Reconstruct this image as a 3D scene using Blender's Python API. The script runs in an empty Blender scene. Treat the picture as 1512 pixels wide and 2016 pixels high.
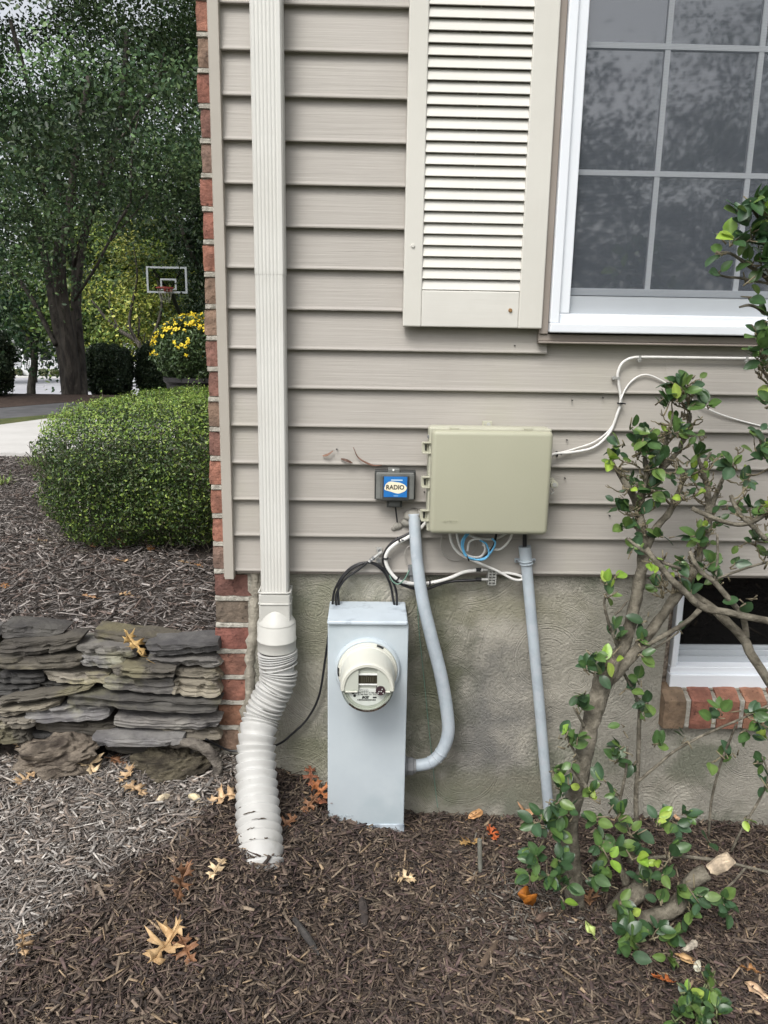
import bpy, math, random
import numpy as np
from mathutils import Vector, Matrix, noise as mnoise
from mathutils.geometry import tessellate_polygon
random.seed(7); RNG = np.random.default_rng(7)
SC = bpy.context.scene
COL = SC.collection

# ------------------------------------------------------------------ camera
FOC, CX, CY = 1514.0, 756.0, 1008.0
YAW, PIT, ROL = math.radians(1.34), math.radians(12.5), math.radians(0.95)
fw = Vector((math.sin(YAW)*math.cos(PIT), math.cos(YAW)*math.cos(PIT), -math.sin(PIT)))
r0 = Vector((math.cos(YAW), -math.sin(YAW), 0)); u0 = r0.cross(fw)
rt = r0*math.cos(ROL)+u0*math.sin(ROL); up = rt.cross(fw)
EYE = Vector((0, -2.095, 1.406))
cam = bpy.data.cameras.new('camera'); co = bpy.data.objects.new('camera', cam); COL.objects.link(co)
cam.sensor_fit = 'HORIZONTAL'; cam.sensor_width = 36; cam.lens = 36*FOC/1512
cam.clip_start = 0.05; cam.clip_end = 2000
mw = Matrix((( rt.x, up.x, -fw.x, EYE.x), (rt.y, up.y, -fw.y, EYE.y), (rt.z, up.z, -fw.z, EYE.z), (0,0,0,1)))
co.matrix_world = mw
SC.camera = co
SC.render.resolution_x = 768; SC.render.resolution_y = 1024

# ------------------------------------------------------------------ world, sun, exposure
w = bpy.data.worlds.new('World'); SC.world = w; w.use_nodes = True
nt = w.node_tree; nt.nodes.clear()
wo = nt.nodes.new('ShaderNodeOutputWorld'); wb = nt.nodes.new('ShaderNodeBackground'); wb.inputs[1].default_value = 0.15
sk = nt.nodes.new('ShaderNodeTexSky'); sk.sky_type = 'NISHITA'; sk.sun_disc = False
SUN_EL, SUN_AZ = math.radians(52), math.radians(205)      # azimuth measured from +y clockwise: behind the camera, a little left
sk.sun_elevation = SUN_EL; sk.sun_rotation = SUN_AZ; sk.air_density = 1.0; sk.dust_density = 4.0; sk.ozone_density = 1.0
hs = nt.nodes.new('ShaderNodeHueSaturation'); hs.inputs['Saturation'].default_value = 0.22; hs.inputs['Value'].default_value = 1.25
nt.links.new(sk.outputs[0], hs.inputs['Color']); nt.links.new(hs.outputs[0], wb.inputs[0]); nt.links.new(wb.outputs[0], wo.inputs[0])
sl = bpy.data.lights.new('sun', 'SUN'); sl.energy = 1.3; sl.angle = math.radians(22); sl.color = (1.0, 0.97, 0.92)
so = bpy.data.objects.new('sun', sl); COL.objects.link(so)
sd = Vector((math.sin(SUN_AZ)*math.cos(SUN_EL), math.cos(SUN_AZ)*math.cos(SUN_EL), math.sin(SUN_EL)))
so.rotation_euler = sd.to_track_quat('Z', 'Y').to_euler()
SC.view_settings.view_transform = 'Standard'; SC.view_settings.look = 'None'
SC.view_settings.exposure = 0.35; SC.view_settings.gamma = 1.0

# ------------------------------------------------------------------ placing: a pixel of the photo at a known plane -> a point in the place
def ray(px, py): return fw + rt*((px-CX)/FOC) - up*((py-CY)/FOC)
def P(px, py, Y=0.0):
    d = ray(px, py); return EYE + d*((Y-EYE.y)/d.y)
def G(px, py, Z=0.0):
    d = ray(px, py); return EYE + d*((Z-EYE.z)/d.z)
def sstep(a, b, x):
    t = min(1, max(0, (x-a)/(b-a))); return t*t*(3-2*t)
def h_low(x, y):
    wl = sstep(.17, -.45, x)
    base = -.012+.205*wl
    base *= 1-.30*sstep(-.12, -.5, y)-.25*sstep(-.45, -1.6, y)
    base += .026*math.exp(-((x-.04)**2+(y+.19)**2)/.018)+.020*math.exp(-((x-.13)**2+(y+.17)**2)/.008)+.048*math.exp(-((x+.25)**2+(y+.41)**2)/.014)
    base -= .03*sstep(.5, 1.3, x)
    base += .012*mnoise.noise((x*4, y*4, 1.7))+.006*mnoise.noise((x*13, y*13, 4.))
    return base
def h_high(x, y):
    z = .50+.02*mnoise.noise((x*1.3, y*1.3, 8.))*(1-sstep(3, 5, y))
    z -= min(3.5, max(0, y-10.15)*.082)
    return z
def hgt(x, y):
    if y > .045 and x < -.40: return h_high(x, y)
    if y > .045 and x >= -.40: return h_high(x, y) if y > 8.3 else 0.0
    return h_low(x, y)
def GH(px, py, high=False):
    z = .5 if high else .05
    for _ in range(14):
        p = G(px, py, z); z = .5*z+.5*(h_high(p.x, max(p.y,.05)) if high else h_low(p.x, min(p.y, .04)))
    return G(px, py, z)

# ------------------------------------------------------------------ mesh helpers
def mesh_obj(name, V, F, mat=None, parent=None, smooth=False, cols=None, bevel=0, seg=2):
    me = bpy.data.meshes.new(name); me.from_pydata([tuple(v) for v in V], [], F); me.update()
    if cols is not None:
        a = me.color_attributes.new('Col', 'FLOAT_COLOR', 'POINT')
        arr = np.ones((len(V), 4), np.float32); arr[:, :3] = np.array(cols, np.float32); a.data.foreach_set('color', arr.ravel())
    if smooth: me.polygons.foreach_set('use_smooth', [True]*len(me.polygons))
    o = bpy.data.objects.new(name, me); COL.objects.link(o)
    if mat: me.materials.append(mat)
    if parent: o.parent = parent
    if bevel:
        m = o.modifiers.new('bevel', 'BEVEL'); m.width = bevel; m.segments = seg; m.limit_method = 'ANGLE'; m.angle_limit = math.radians(35)
    return o
def np_obj(name, V, F, mat, parent=None, cols=None, smooth=False):
    """V (n,3) float, F (m,k) int"""
    me = bpy.data.meshes.new(name)
    n, (m, k) = len(V), F.shape
    me.vertices.add(n); me.vertices.foreach_set('co', V.astype(np.float32).ravel())
    me.loops.add(m*k); me.loops.foreach_set('vertex_index', F.astype(np.int32).ravel())
    me.polygons.add(m); me.polygons.foreach_set('loop_start', np.arange(0, m*k, k, dtype=np.int32))
    me.update(calc_edges=True)
    if smooth: me.polygons.foreach_set('use_smooth', np.ones(m, bool))
    if cols is not None:
        a = me.color_attributes.new('Col', 'FLOAT_COLOR', 'POINT')
        arr = np.ones((n, 4), np.float32); arr[:, :3] = cols; a.data.foreach_set('color', arr.ravel())
    me.materials.append(mat)
    o = bpy.data.objects.new(name, me); COL.objects.link(o)
    if parent: o.parent = parent
    return o
class MB:
    def __init__(s): s.V = []; s.F = []; s.C = []
    def add(s, V, F, col=None):
        b = len(s.V); s.V += [Vector(v) for v in V]; s.F += [tuple(i+b for i in f) for f in F]
        s.C += [col or (1, 1, 1)]*len(V); return s
    def box(s, x0, x1, y0, y1, z0, z1, col=None):
        V = [(x0,y0,z0),(x1,y0,z0),(x1,y1,z0),(x0,y1,z0),(x0,y0,z1),(x1,y0,z1),(x1,y1,z1),(x0,y1,z1)]
        F = [(0,3,2,1),(4,5,6,7),(0,1,5,4),(1,2,6,5),(2,3,7,6),(3,0,4,7)]
        return s.add(V, F, col)
    def tube(s, pts, rad, n=10, col=None, cap=True):
        V, F = tube_vf(pts, rad, n, cap); return s.add(V, F, col)
    def build(s, name, mat, parent=None, smooth=False, bevel=0, cols=False, seg=2):
        return mesh_obj(name, s.V, s.F, mat, parent, smooth, s.C if cols else None, bevel, seg)
def tube_vf(pts, rad, n=10, cap=True):
    pts = [Vector(p) for p in pts]
    if not hasattr(rad, '__len__'): rad = [rad]*len(pts)
    V, F = [], []; prev = None
    for i, p in enumerate(pts):
        t = (pts[min(i+1, len(pts)-1)]-pts[max(i-1, 0)])
        t = t.normalized() if t.length > 1e-9 else Vector((0, 0, 1))
        if prev is None:
            a = Vector((0, -1, 0)) if abs(t.y) < .9 else Vector((1, 0, 0))
            nrm = (a-t*a.dot(t)).normalized()
        else: nrm = (prev-t*prev.dot(t)).normalized()
        prev = nrm; bn = t.cross(nrm)
        for k in range(n):
            an = 2*math.pi*k/n; V.append(p+(nrm*math.cos(an)+bn*math.sin(an))*rad[i])
    for i in range(len(pts)-1):
        for k in range(n):
            a = i*n+k; b = i*n+(k+1) % n; F.append((a, b, b+n, a+n))
    if cap:
        F.append(tuple(range(n-1, -1, -1))); F.append(tuple(range((len(pts)-1)*n, len(pts)*n)))
    return V, F
def smooth_path(pts, sub=6, rad=None):
    out, ro = [], []
    n = len(pts); pts = [Vector(p) for p in pts]
    for i in range(n-1):
        p0, p1, p2, p3 = pts[max(i-1, 0)], pts[i], pts[i+1], pts[min(i+2, n-1)]
        for k in range(sub):
            t = k/sub; t2 = t*t; t3 = t2*t
            out.append(.5*((2*p1)+(p2-p0)*t+(2*p0-5*p1+4*p2-p3)*t2+(3*p1-p0-3*p2+p3)*t3))
            if rad: ro.append(rad[i]*(1-t)+rad[i+1]*t)
    out.append(pts[-1])
    if rad: ro.append(rad[-1]); return out, ro
    return out
def pxpath(lst, Y=None):
    return [P(q[0], q[1], q[2] if len(q) > 2 else Y) for q in lst]
def cyl_y(x, z, y0, y1, r0_, r1_=None, n=32):
    r1_ = r0_ if r1_ is None else r1_
    return tube_vf([(x, y0, z), (x, y1, z)], [r0_, r1_], n)
def thing(name, label, cat, loc=(0, 0, 0), group=None):
    o = bpy.data.objects.new(name, None); COL.objects.link(o); o.location = loc; o.empty_display_size = .05
    return tag(o, label, cat, group)
def tag(o, label=None, cat=None, group=None, kind=None):
    if label: o['label'] = label
    if cat: o['category'] = cat
    if group: o['group'] = group
    if kind: o['kind'] = kind
    return o
def rootshift(root, objs):
    for o in objs: o.parent = root
def adopt(root):
    """children were built in world coordinates: keep them there under a root that stands at its base"""
    T = Matrix.Translation(root.location).inverted()
    for c in list(root.children): c.matrix_parent_inverse = T
def text_obj(name, s, size, loc, rot, mat, parent, depth=0.0004, shear=0, bold=0, align='CENTER', xs=1):
    cu = bpy.data.curves.new(name, 'FONT'); cu.body = s; cu.size = size; cu.align_x = align; cu.align_y = 'CENTER'
    cu.extrude = depth; cu.shear = shear; cu.offset = bold; cu.resolution_u = 3
    t = bpy.data.objects.new('tmp', cu); COL.objects.link(t)
    bpy.context.view_layer.update()
    me = bpy.data.meshes.new_from_object(t.evaluated_get(bpy.context.evaluated_depsgraph_get()))
    bpy.data.objects.remove(t); bpy.data.curves.remove(cu)
    o = bpy.data.objects.new(name, me); COL.objects.link(o); me.materials.clear(); me.materials.append(mat)
    R = Matrix.LocRotScale(Vector(loc), rot if isinstance(rot, Matrix) else Matrix.Rotation(math.pi/2, 3, 'X'), Vector((xs, 1, 1)))
    me.transform(R); o.parent = parent
    return o

# ------------------------------------------------------------------ materials
MATS = {}
def M(name, c1, c2=None, scale=8, rough=.6, bump=0, bscale=60, metal=0, attr=False, spec=.4, stretch=(1,1,1), trans=0, c3=None, s3=2, f3=(.45,.65), detail=6, bstretch=None):
    m = bpy.data.materials.new(name); m.use_nodes = True; t = m.node_tree; N = t.nodes; L = t.links
    b = N['Principled BSDF']; b.inputs['Roughness'].default_value = rough; b.inputs['Metallic'].default_value = metal
    b.inputs['Specular IOR Level'].default_value = spec
    tc = N.new('ShaderNodeTexCoord'); mp = N.new('ShaderNodeMapping'); mp.inputs['Scale'].default_value = stretch
    L.new(tc.outputs['Object'], mp.inputs[0])
    def noise(sc, vec=None, det=detail):
        n = N.new('ShaderNodeTexNoise'); n.inputs['Scale'].default_value = sc; n.inputs['Detail'].default_value = det; n.inputs['Roughness'].default_value = .6
        L.new((vec or mp).outputs[0], n.inputs['Vector']); return n
    def ramp(src, lo, hi):
        r = N.new('ShaderNodeMapRange'); r.inputs[1].default_value = lo; r.inputs[2].default_value = hi; r.interpolation_type = 'SMOOTHSTEP'
        L.new(src, r.inputs[0]); return r.outputs[0]
    cur = None
    c1 = tuple(c1)+(1,)
    if c2 is None: c2 = c1[:3]
    n = noise(scale); mx = N.new('ShaderNodeMix'); mx.data_type = 'RGBA'
    mx.inputs[6].default_value = c1; mx.inputs[7].default_value = tuple(c2)+(1,)
    L.new(ramp(n.outputs[0], .35, .65), mx.inputs[0]); cur = mx.outputs[2]
    if c3 is not None:
        n3 = noise(s3, tc if False else mp); m3 = N.new('ShaderNodeMix'); m3.data_type = 'RGBA'; m3.inputs[7].default_value = tuple(c3)+(1,)
        L.new(cur, m3.inputs[6]); L.new(ramp(n3.outputs[0], *f3), m3.inputs[0]); cur = m3.outputs[2]
    if attr:
        at = N.new('ShaderNodeAttribute'); at.attribute_name = 'Col'
        mm = N.new('ShaderNodeMix'); mm.data_type = 'RGBA'; mm.blend_type = 'MULTIPLY'; mm.inputs[0].default_value = 1
        L.new(at.outputs['Color'], mm.inputs[6]); L.new(cur, mm.inputs[7]); cur = mm.outputs[2]
    L.new(cur, b.inputs['Base Color'])
    if bump:
        bv = mp
        if bstretch:
            bv = N.new('ShaderNodeMapping'); bv.inputs['Scale'].default_value = bstretch; L.new(tc.outputs['Object'], bv.inputs[0])
        nb = noise(bscale, bv); bp = N.new('ShaderNodeBump'); bp.inputs['Strength'].default_value = 1; bp.inputs['Distance'].default_value = bump
        L.new(nb.outputs[0], bp.inputs['Height']); L.new(bp.outputs[0], b.inputs['Normal'])
    if trans:
        tr = N.new('ShaderNodeBsdfTranslucent'); ms = N.new('ShaderNodeMixShader'); ms.inputs[0].default_value = trans
        L.new(cur, tr.inputs[0]); L.new(b.outputs[0], ms.inputs[1]); L.new(tr.outputs[0], ms.inputs[2]); L.new(ms.outputs[0], N['Material Output'].inputs[0])
    MATS[name] = m; return m
mSiding = M('vinyl_siding', (.352,.328,.296), (.388,.362,.330), 1.6, .5, .0012, 60, stretch=(1,1,1), c3=(.37,.355,.292), s3=.9, f3=(.5,.7), bstretch=(.06,.06,2.4))
mTrim = M('taupe_trim', (.38,.35,.305), (.41,.38,.335), 5, .5, .0003, 60)
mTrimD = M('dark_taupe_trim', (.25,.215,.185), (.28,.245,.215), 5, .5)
mShutter = M('cream_shutter', (.64,.625,.58), (.60,.585,.54), 4, .5, .0006, 50, bstretch=(.12,1,1.6))
mShutterV = M('cream_shutter_stile', (.62,.605,.555), (.59,.575,.525), 4, .5, .0004, 40, bstretch=(2,1,.15))
mSpout = M('cream_aluminium', (.64,.635,.60), (.61,.605,.57), 3, .4, c3=(.57,.56,.52), s3=1.3)
mHose = M('white_vinyl_hose', (.47,.468,.45), (.42,.415,.395), 9, .5, .0004, 60, c3=(.34,.335,.31), s3=14, f3=(.6,.8))
mAdapt = M('off_white_pvc', (.52,.515,.48), (.48,.475,.44), 10, .45)
mDirt = M('dried_dirt', (.05,.04,.03), (.09,.07,.05), 60, .95)
mMeterBox = M('grey_blue_enamel', (.47,.525,.56), (.50,.555,.585), 7, .4, .0006, 14, c3=(.40,.465,.50), s3=3)
mHood = M('hood_enamel_with_grime', (.52,.585,.64), (.48,.54,.59), 12, .4, .0004, 30, c3=(.17,.20,.24), s3=9, f3=(.52,.72))
mMeter = M('cream_meter_plastic', (.60,.60,.53), (.58,.58,.51), 4, .3)
mMeterF = M('grey_cream_faceplate', (.50,.52,.455), (.48,.50,.44), 4, .4)
mLabel = M('white_label', (.8,.81,.78), None, 4, .5)
mBlack = M('black_plastic', (.015,.015,.016), (.02,.02,.02), 10, .4)
mInk = M('black_ink', (.02,.02,.02), None, 10, .7)
mLCD = M('dark_lcd', (.035,.032,.022), (.05,.045,.03), 60, .25, stretch=(3,1,.4))
mConduit = M('grey_conduit', (.44,.50,.54), (.37,.42,.465), 18, .5, .0006, 90, c3=(.44,.48,.52), s3=40)
mFit = M('dark_grey_fitting', (.14,.145,.15), (.19,.195,.2), 14, .55)
mPutty = M('grey_putty', (.30,.285,.25), (.22,.21,.185), 40, .85, .003, 60)
mBoxG = M('beige_green_enclosure', (.40,.395,.30), (.38,.375,.282), 2, .42, .0002, 150)
mBoxB = M('pale_enclosure_base', (.45,.445,.355), (.41,.405,.32), 6, .5)
mRadio = M('smoky_grey_plastic', (.12,.125,.118), (.19,.195,.185), 14, .35)
mRadioD = M('dark_smoky_plastic', (.035,.037,.036), (.06,.062,.06), 14, .35)
mBlue = M('blue_sticker', (.02,.15,.45), (.03,.2,.55), 20, .3)
mCream = M('cream_sticker', (.85,.78,.58), (.9,.84,.68), 10, .4)
mYel = M('yellowed_edge', (.75,.55,.2), None, 10, .5)
mWhiteC = M('white_cable', (.74,.73,.70), (.66,.65,.62), 20, .4)
mGreyC = M('grey_cable', (.38,.36,.33), None, 10, .5)
mBlueC = M('blue_cable', (.13,.42,.68), None, 10, .4)
mGreenC = M('green_cable', (.12,.22,.17), None, 10, .5)
mBlackC = M('black_cable', (.012,.012,.014), (.02,.02,.022), 20, .35)
mMetal = M('galvanised_metal', (.50,.50,.48), (.36,.36,.34), 60, .4, metal=.35)
mScrew = M('rusty_screw', (.35,.2,.08), (.2,.12,.06), 300, .6)
mWhite = M('white_vinyl_frame', (.76,.79,.83), (.73,.76,.80), 3, .35)
mSash = M('grey_white_sash', (.40,.425,.45), (.37,.395,.42), 3, .4)
mMunt = M('pale_grille', (.46,.48,.50), (.42,.44,.46), 3, .5)
mBrick = M('weathered_brick', (1.22,1.20,1.18), (.74,.74,.74), 26, .9, .005, 90, attr=True, c3=(.38,.36,.36), s3=60, f3=(.58,.70))
mMortar = M('pale_mortar', (.42,.40,.35), (.25,.235,.20), 45, .95, .006, 80)
mCaulk = M('cracked_caulk', (.38,.35,.29), (.24,.22,.18), 24, .95, .008, 50)
mStone = M('slate_fieldstone', (.085,.080,.078), (.15,.142,.128), 9, .85, .006, 60, c3=(.20,.19,.135), s3=5, f3=(.55,.66), attr=True, bstretch=(.5,.5,1.8))
mStump = M('weathered_bark', (.050,.042,.036), (.18,.16,.135), 16, .95, .02, 30, stretch=(1,1,2.2), attr=True)
mChip = M('wood_chip', (1,1,1), (.6,.6,.62), 60, .85, attr=True, detail=3)
mSoil = M('dark_soil', (.022,.017,.014), (.06,.048,.04), 50, .95, .02, 70)
mBark = M('shrub_bark', (.085,.075,.056), (.20,.18,.14), 30, .92, .010, 60, c3=(.30,.27,.21), s3=18, f3=(.58,.72))
mTwigG = M('green_twig', (.10,.13,.05), (.16,.17,.08), 20, .7)
mLeaf = M('shrub_leaf', (1,1,1), (.8,.82,.8), 40, .33, attr=True, trans=.22, spec=.5, detail=2)
mHedge = M('hedge_leaf', (1,1,1), (.7,.75,.7), 9, .4, attr=True, trans=.22, spec=.4, detail=2)
mTreeL = M('tree_leaf', (1,1,1), (.7,.72,.7), 1.2, .45, attr=True, trans=.2, spec=.35, detail=2)
mTrunk = M('tree_bark', (.035,.031,.028), (.09,.08,.068), 14, .95, .03, 20, stretch=(1,1,.25))
mDry = M('dry_oak_leaf', (1,1,1), (.72,.66,.6), 60, .6, attr=True, trans=.12, detail=3)
mPetal = M('yellow_petal', (.85,.62,.02), (.8,.5,.01), 5, .6, trans=.2)
mConc = M('concrete', (.52,.51,.49), (.58,.57,.55), 3, .9, .002, 90)
mAsph = M('asphalt', (.085,.085,.09), (.12,.12,.125), 4, .9, .003, 90)
mStreet = M('pale_street', (.33,.33,.35), (.40,.40,.42), .3, .9)
mGrass = M('lawn', (.06,.085,.025), (.11,.12,.04), 5, .95, .02, 60)
mBank = M('brown_mulch', (.055,.036,.028), (.09,.06,.045), 12, .95, .02, 60)
mHouseW = M('white_clapboard', (.75,.76,.78), None, 2, .6)
mDarkG = M('dark_glass', (.02,.022,.025), None, 2, .15)
mRoof = M('grey_shingle', (.12,.12,.125), (.17,.17,.17), 6, .9)
mCar = M('silver_car_paint', (.55,.57,.6), None, 2, .25, metal=.3)
mRim = M('orange_rim', (.30,.05,.04), None, 2, .5)
mHoopW = M('white_backboard_paint', (.40,.43,.45), None, 2, .5)
mTwine = M('net_twine', (.32,.31,.26), None, 2, .8)

def stucco():
    m = M('trowelled_stucco', (.43,.405,.345), (.31,.295,.25), 5.5, .92, c3=(.21,.215,.165), s3=3.2, f3=(.50,.64))
    t = m.node_tree; N = t.nodes; L = t.links; b = N['Principled BSDF']
    tc = N.new('ShaderNodeTexCoord')
    n0 = N.new('ShaderNodeTexNoise'); n0.inputs['Scale'].default_value = 2.2; n0.inputs['Detail'].default_value = 1
    L.new(tc.outputs['Object'], n0.inputs['Vector'])
    vo = N.new('ShaderNodeTexVoronoi'); vo.inputs['Scale'].default_value = 3.4; L.new(tc.outputs['Object'], vo.inputs['Vector'])
    # curved trowel strokes: rings round scattered centres, broken up by noise
    mu = N.new('ShaderNodeMath'); mu.operation = 'MULTIPLY_ADD'; mu.inputs[1].default_value = 52; L.new(vo.outputs['Distance'], mu.inputs[0])
    s2 = N.new('ShaderNodeMath'); s2.operation = 'MULTIPLY'; s2.inputs[1].default_value = 9; L.new(n0.outputs[0], s2.inputs[0]); L.new(s2.outputs[0], mu.inputs[2])
    cb = N.new('ShaderNodeCombineXYZ'); L.new(mu.outputs[0], cb.inputs[0])
    n1 = N.new('ShaderNodeTexNoise'); n1.inputs['Scale'].default_value = 2.2; n1.inputs['Detail'].default_value = 4; L.new(cb.outputs[0], n1.inputs['Vector'])
    n2 = N.new('ShaderNodeTexNoise'); n2.inputs['Scale'].default_value = 130; n2.inputs['Detail'].default_value = 4; L.new(tc.outputs['Object'], n2.inputs['Vector'])
    ad = N.new('ShaderNodeMath'); ad.operation = 'MULTIPLY_ADD'; ad.inputs[1].default_value = .9; L.new(n2.outputs[0], ad.inputs[0]); L.new(n1.outputs[0], ad.inputs[2])
    bp = N.new('ShaderNodeBump'); bp.inputs['Distance'].default_value = .0062; L.new(ad.outputs[0], bp.inputs['Height']); L.new(bp.outputs[0], b.inputs['Normal'])
    # damp dark patch and green algae near the conduits: stains with a shape of their own
    def blob(cx, cz, rx, rz, col, amt):
        sx = N.new('ShaderNodeMapping'); sx.inputs['Location'].default_value = (-cx/rx, 0, -cz/rz); sx.inputs['Scale'].default_value = (1/rx, 0, 1/rz)
        L.new(tc.outputs['Object'], sx.inputs[0]); ln = N.new('ShaderNodeVectorMath'); ln.operation = 'LENGTH'; L.new(sx.outputs[0], ln.inputs[0])
        nn = N.new('ShaderNodeTexNoise'); nn.inputs['Scale'].default_value = 14; nn.inputs['Detail'].default_value = 5; L.new(tc.outputs['Object'], nn.inputs['Vector'])
        a = N.new('ShaderNodeMath'); a.operation = 'MULTIPLY_ADD'; a.inputs[1].default_value = 1.6; L.new(nn.outputs[0], a.inputs[0]); L.new(ln.outputs['Value'], a.inputs[2])
        r = N.new('ShaderNodeMapRange'); r.inputs[1].default_value = 1.85; r.inputs[2].default_value = 1.0; r.inputs[3].default_value = 0; r.inputs[4].default_value = amt; L.new(a.outputs[0], r.inputs[0])
        mx = N.new('ShaderNodeMix'); mx.data_type = 'RGBA'; mx.inputs[7].default_value = col+(1,)
        src = b.inputs['Base Color'].links[0].from_socket; L.new(src, mx.inputs[6]); L.new(r.outputs[0], mx.inputs[0]); L.new(mx.outputs[2], b.inputs['Base Color'])
    blob(.34, .26, .20, .34, (.14,.14,.135), .8)
    blob(.20, .45, .14, .46, (.12,.125,.08), .85)
    blob(.24, .08, .30, .10, (.15,.16,.10), .6)
    blob(-.13, .60, .20, .24, (.22,.22,.15), .7)
    blob(.75, .55, .25, .2, (.26,.25,.20), .6)
    blob(.42, .66, .30, .07, (.26,.25,.17), .6)
    blob(-.15, .20, .16, .12, (.17,.18,.10), .6)
    blob(.60, .10, .5, .06, (.24,.22,.17), .5)
    return m
mStucco = stucco()
def glassmat(name, base, refl, rough=.01, wavy=0):
    m = bpy.data.materials.new(name); m.use_nodes = True; t = m.node_tree; N = t.nodes; L = t.links; N.clear()
    o = N.new('ShaderNodeOutputMaterial'); d = N.new('ShaderNodeBsdfDiffuse'); d.inputs[0].default_value = base+(1,)
    g = N.new('ShaderNodeBsdfGlossy'); g.inputs['Roughness'].default_value = rough; ms = N.new('ShaderNodeMixShader'); ms.inputs[0].default_value = refl
    L.new(d.outputs[0], ms.inputs[1]); L.new(g.outputs[0], ms.inputs[2]); L.new(ms.outputs[0], o.inputs[0])
    if wavy:
        tc = N.new('ShaderNodeTexCoord'); n = N.new('ShaderNodeTexNoise'); n.inputs['Scale'].default_value = 1.5; L.new(tc.outputs['Object'], n.inputs['Vector'])
        bp = N.new('ShaderNodeBump'); bp.inputs['Distance'].default_value = wavy; L.new(n.outputs[0], bp.inputs['Height']); L.new(bp.outputs[0], g.inputs['Normal'])
    return m
mPane = glassmat('window_pane', (.022,.026,.032), .30, .03, .004)
mPaneB = glassmat('basement_pane', (.006,.006,.006), .035, .02, .004)
def clearmat(name, tint, refl, bl=.35):
    m = bpy.data.materials.new(name); m.use_nodes = True; t = m.node_tree; N = t.nodes; L = t.links; N.clear()
    o = N.new('ShaderNodeOutputMaterial'); tr = N.new('ShaderNodeBsdfTransparent'); tr.inputs[0].default_value = tint+(1,)
    g = N.new('ShaderNodeBsdfGlossy'); g.inputs['Roughness'].default_value = .05; ms = N.new('ShaderNodeMixShader')
    fr = N.new('ShaderNodeLayerWeight'); fr.inputs[0].default_value = bl
    L.new(fr.outputs['Fresnel'], ms.inputs[0]); L.new(tr.outputs[0], ms.inputs[1]); L.new(g.outputs[0], ms.inputs[2]); L.new(ms.outputs[0], o.inputs[0])
    return m
mClear = clearmat('clear_meter_glass', (.9,.92,.9), .1)
mAcryl = clearmat('backboard_acrylic', (.72,.75,.68), .1, .08)
def screenmat():
    m = bpy.data.materials.new('insect_screen'); m.use_nodes = True; t = m.node_tree; N = t.nodes; L = t.links; N.clear()
    o = N.new('ShaderNodeOutputMaterial'); tr = N.new('ShaderNodeBsdfTransparent'); d = N.new('ShaderNodeBsdfDiffuse'); d.inputs[0].default_value = (.17,.19,.22,1)
    tc = N.new('ShaderNodeTexCoord'); w1 = N.new('ShaderNodeTexWave'); w1.bands_direction = 'Z'; w1.inputs['Scale'].default_value = 95; w1.inputs['Distortion'].default_value = 1.5; w1.inputs['Detail'].default_value = 2; w1.inputs['Detail Scale'].default_value = .3
    L.new(tc.outputs['Object'], w1.inputs['Vector'])
    mr = N.new('ShaderNodeMapRange'); mr.inputs[3].default_value = .20; mr.inputs[4].default_value = .42; L.new(w1.outputs['Fac'], mr.inputs[0])
    ms = N.new('ShaderNodeMixShader'); L.new(mr.outputs[0], ms.inputs[0]); L.new(tr.outputs[0], ms.inputs[1]); L.new(d.outputs[0], ms.inputs[2]); L.new(ms.outputs[0], o.inputs[0])
    return m
mScreen = screenmat()

# ------------------------------------------------------------------ ground and paving
def ground():
    xs = np.unique(np.concatenate([np.linspace(-300, -12, 24), np.linspace(-12, -3, 30), np.linspace(-3, -1.4, 30), np.linspace(-1.4, 1.5, 150), np.linspace(1.5, 6, 20), np.linspace(6, 300, 24), [-.405, -.395]]))
    ys = np.unique(np.concatenate([np.linspace(-200, -6, 16), np.linspace(-6, -1.4, 20), np.linspace(-1.4, .03, 80), [.04, .05], np.linspace(.09, 4, 50), np.linspace(4, 14, 24), np.linspace(14, 60, 24), np.linspace(60, 900, 20)]))
    V = [(x, y, hgt(x, y)) for y in ys for x in xs]; nx = len(xs)
    F = [(j*nx+i, j*nx+i+1, (j+1)*nx+i+1, (j+1)*nx+i) for j in range(len(ys)-1) for i in range(nx-1)]
    m = mSoil; t = m.node_tree; N = t.nodes; L = t.links; b = N['Principled BSDF']
    # bare soil near the house, lawn farther off
    tc = N.new('ShaderNodeTexCoord'); sp = N.new('ShaderNodeSeparateXYZ'); L.new(tc.outputs['Object'], sp.inputs[0])
    mr = N.new('ShaderNodeMapRange'); mr.inputs[1].default_value = 12.6; mr.inputs[2].default_value = 13.4; L.new(sp.outputs['Y'], mr.inputs[0])
    mr2 = N.new('ShaderNodeMapRange'); mr2.inputs[1].default_value = -3.2; mr2.inputs[2].default_value = -3.6; L.new(sp.outputs['Y'], mr2.inputs[0])
    ad = N.new('ShaderNodeMath'); ad.operation = 'MAXIMUM'; L.new(mr.outputs[0], ad.inputs[0]); L.new(mr2.outputs[0], ad.inputs[1])
    mx = N.new('ShaderNodeMix'); mx.data_type = 'RGBA'; mx.inputs[7].default_value = (.075,.10,.03,1)
    L.new(b.inputs['Base Color'].links[0].from_socket, mx.inputs[6]); L.new(ad.outputs[0], mx.inputs[0]); L.new(mx.outputs[2], b.inputs['Base Color'])
    o = mesh_obj('ground', V, F, m, smooth=True); tag(o, kind='structure')
ground()
def sheet(name, poly, z, mat, thick=.02):
    mb = MB(); n = len(poly); V = [(p.x, p.y, z) for p in poly]+[(p.x, p.y, z-thick) for p in poly]
    F = [tuple(range(n))]+[((i+1) % n, i, i+n, (i+1) % n+n) for i in range(n)]
    mb.add(V, F); o = mb.build(name, mat); tag(o, kind='structure'); return o
def gp(px, py): return G(px, py, .5)
L0 = -1500
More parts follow.
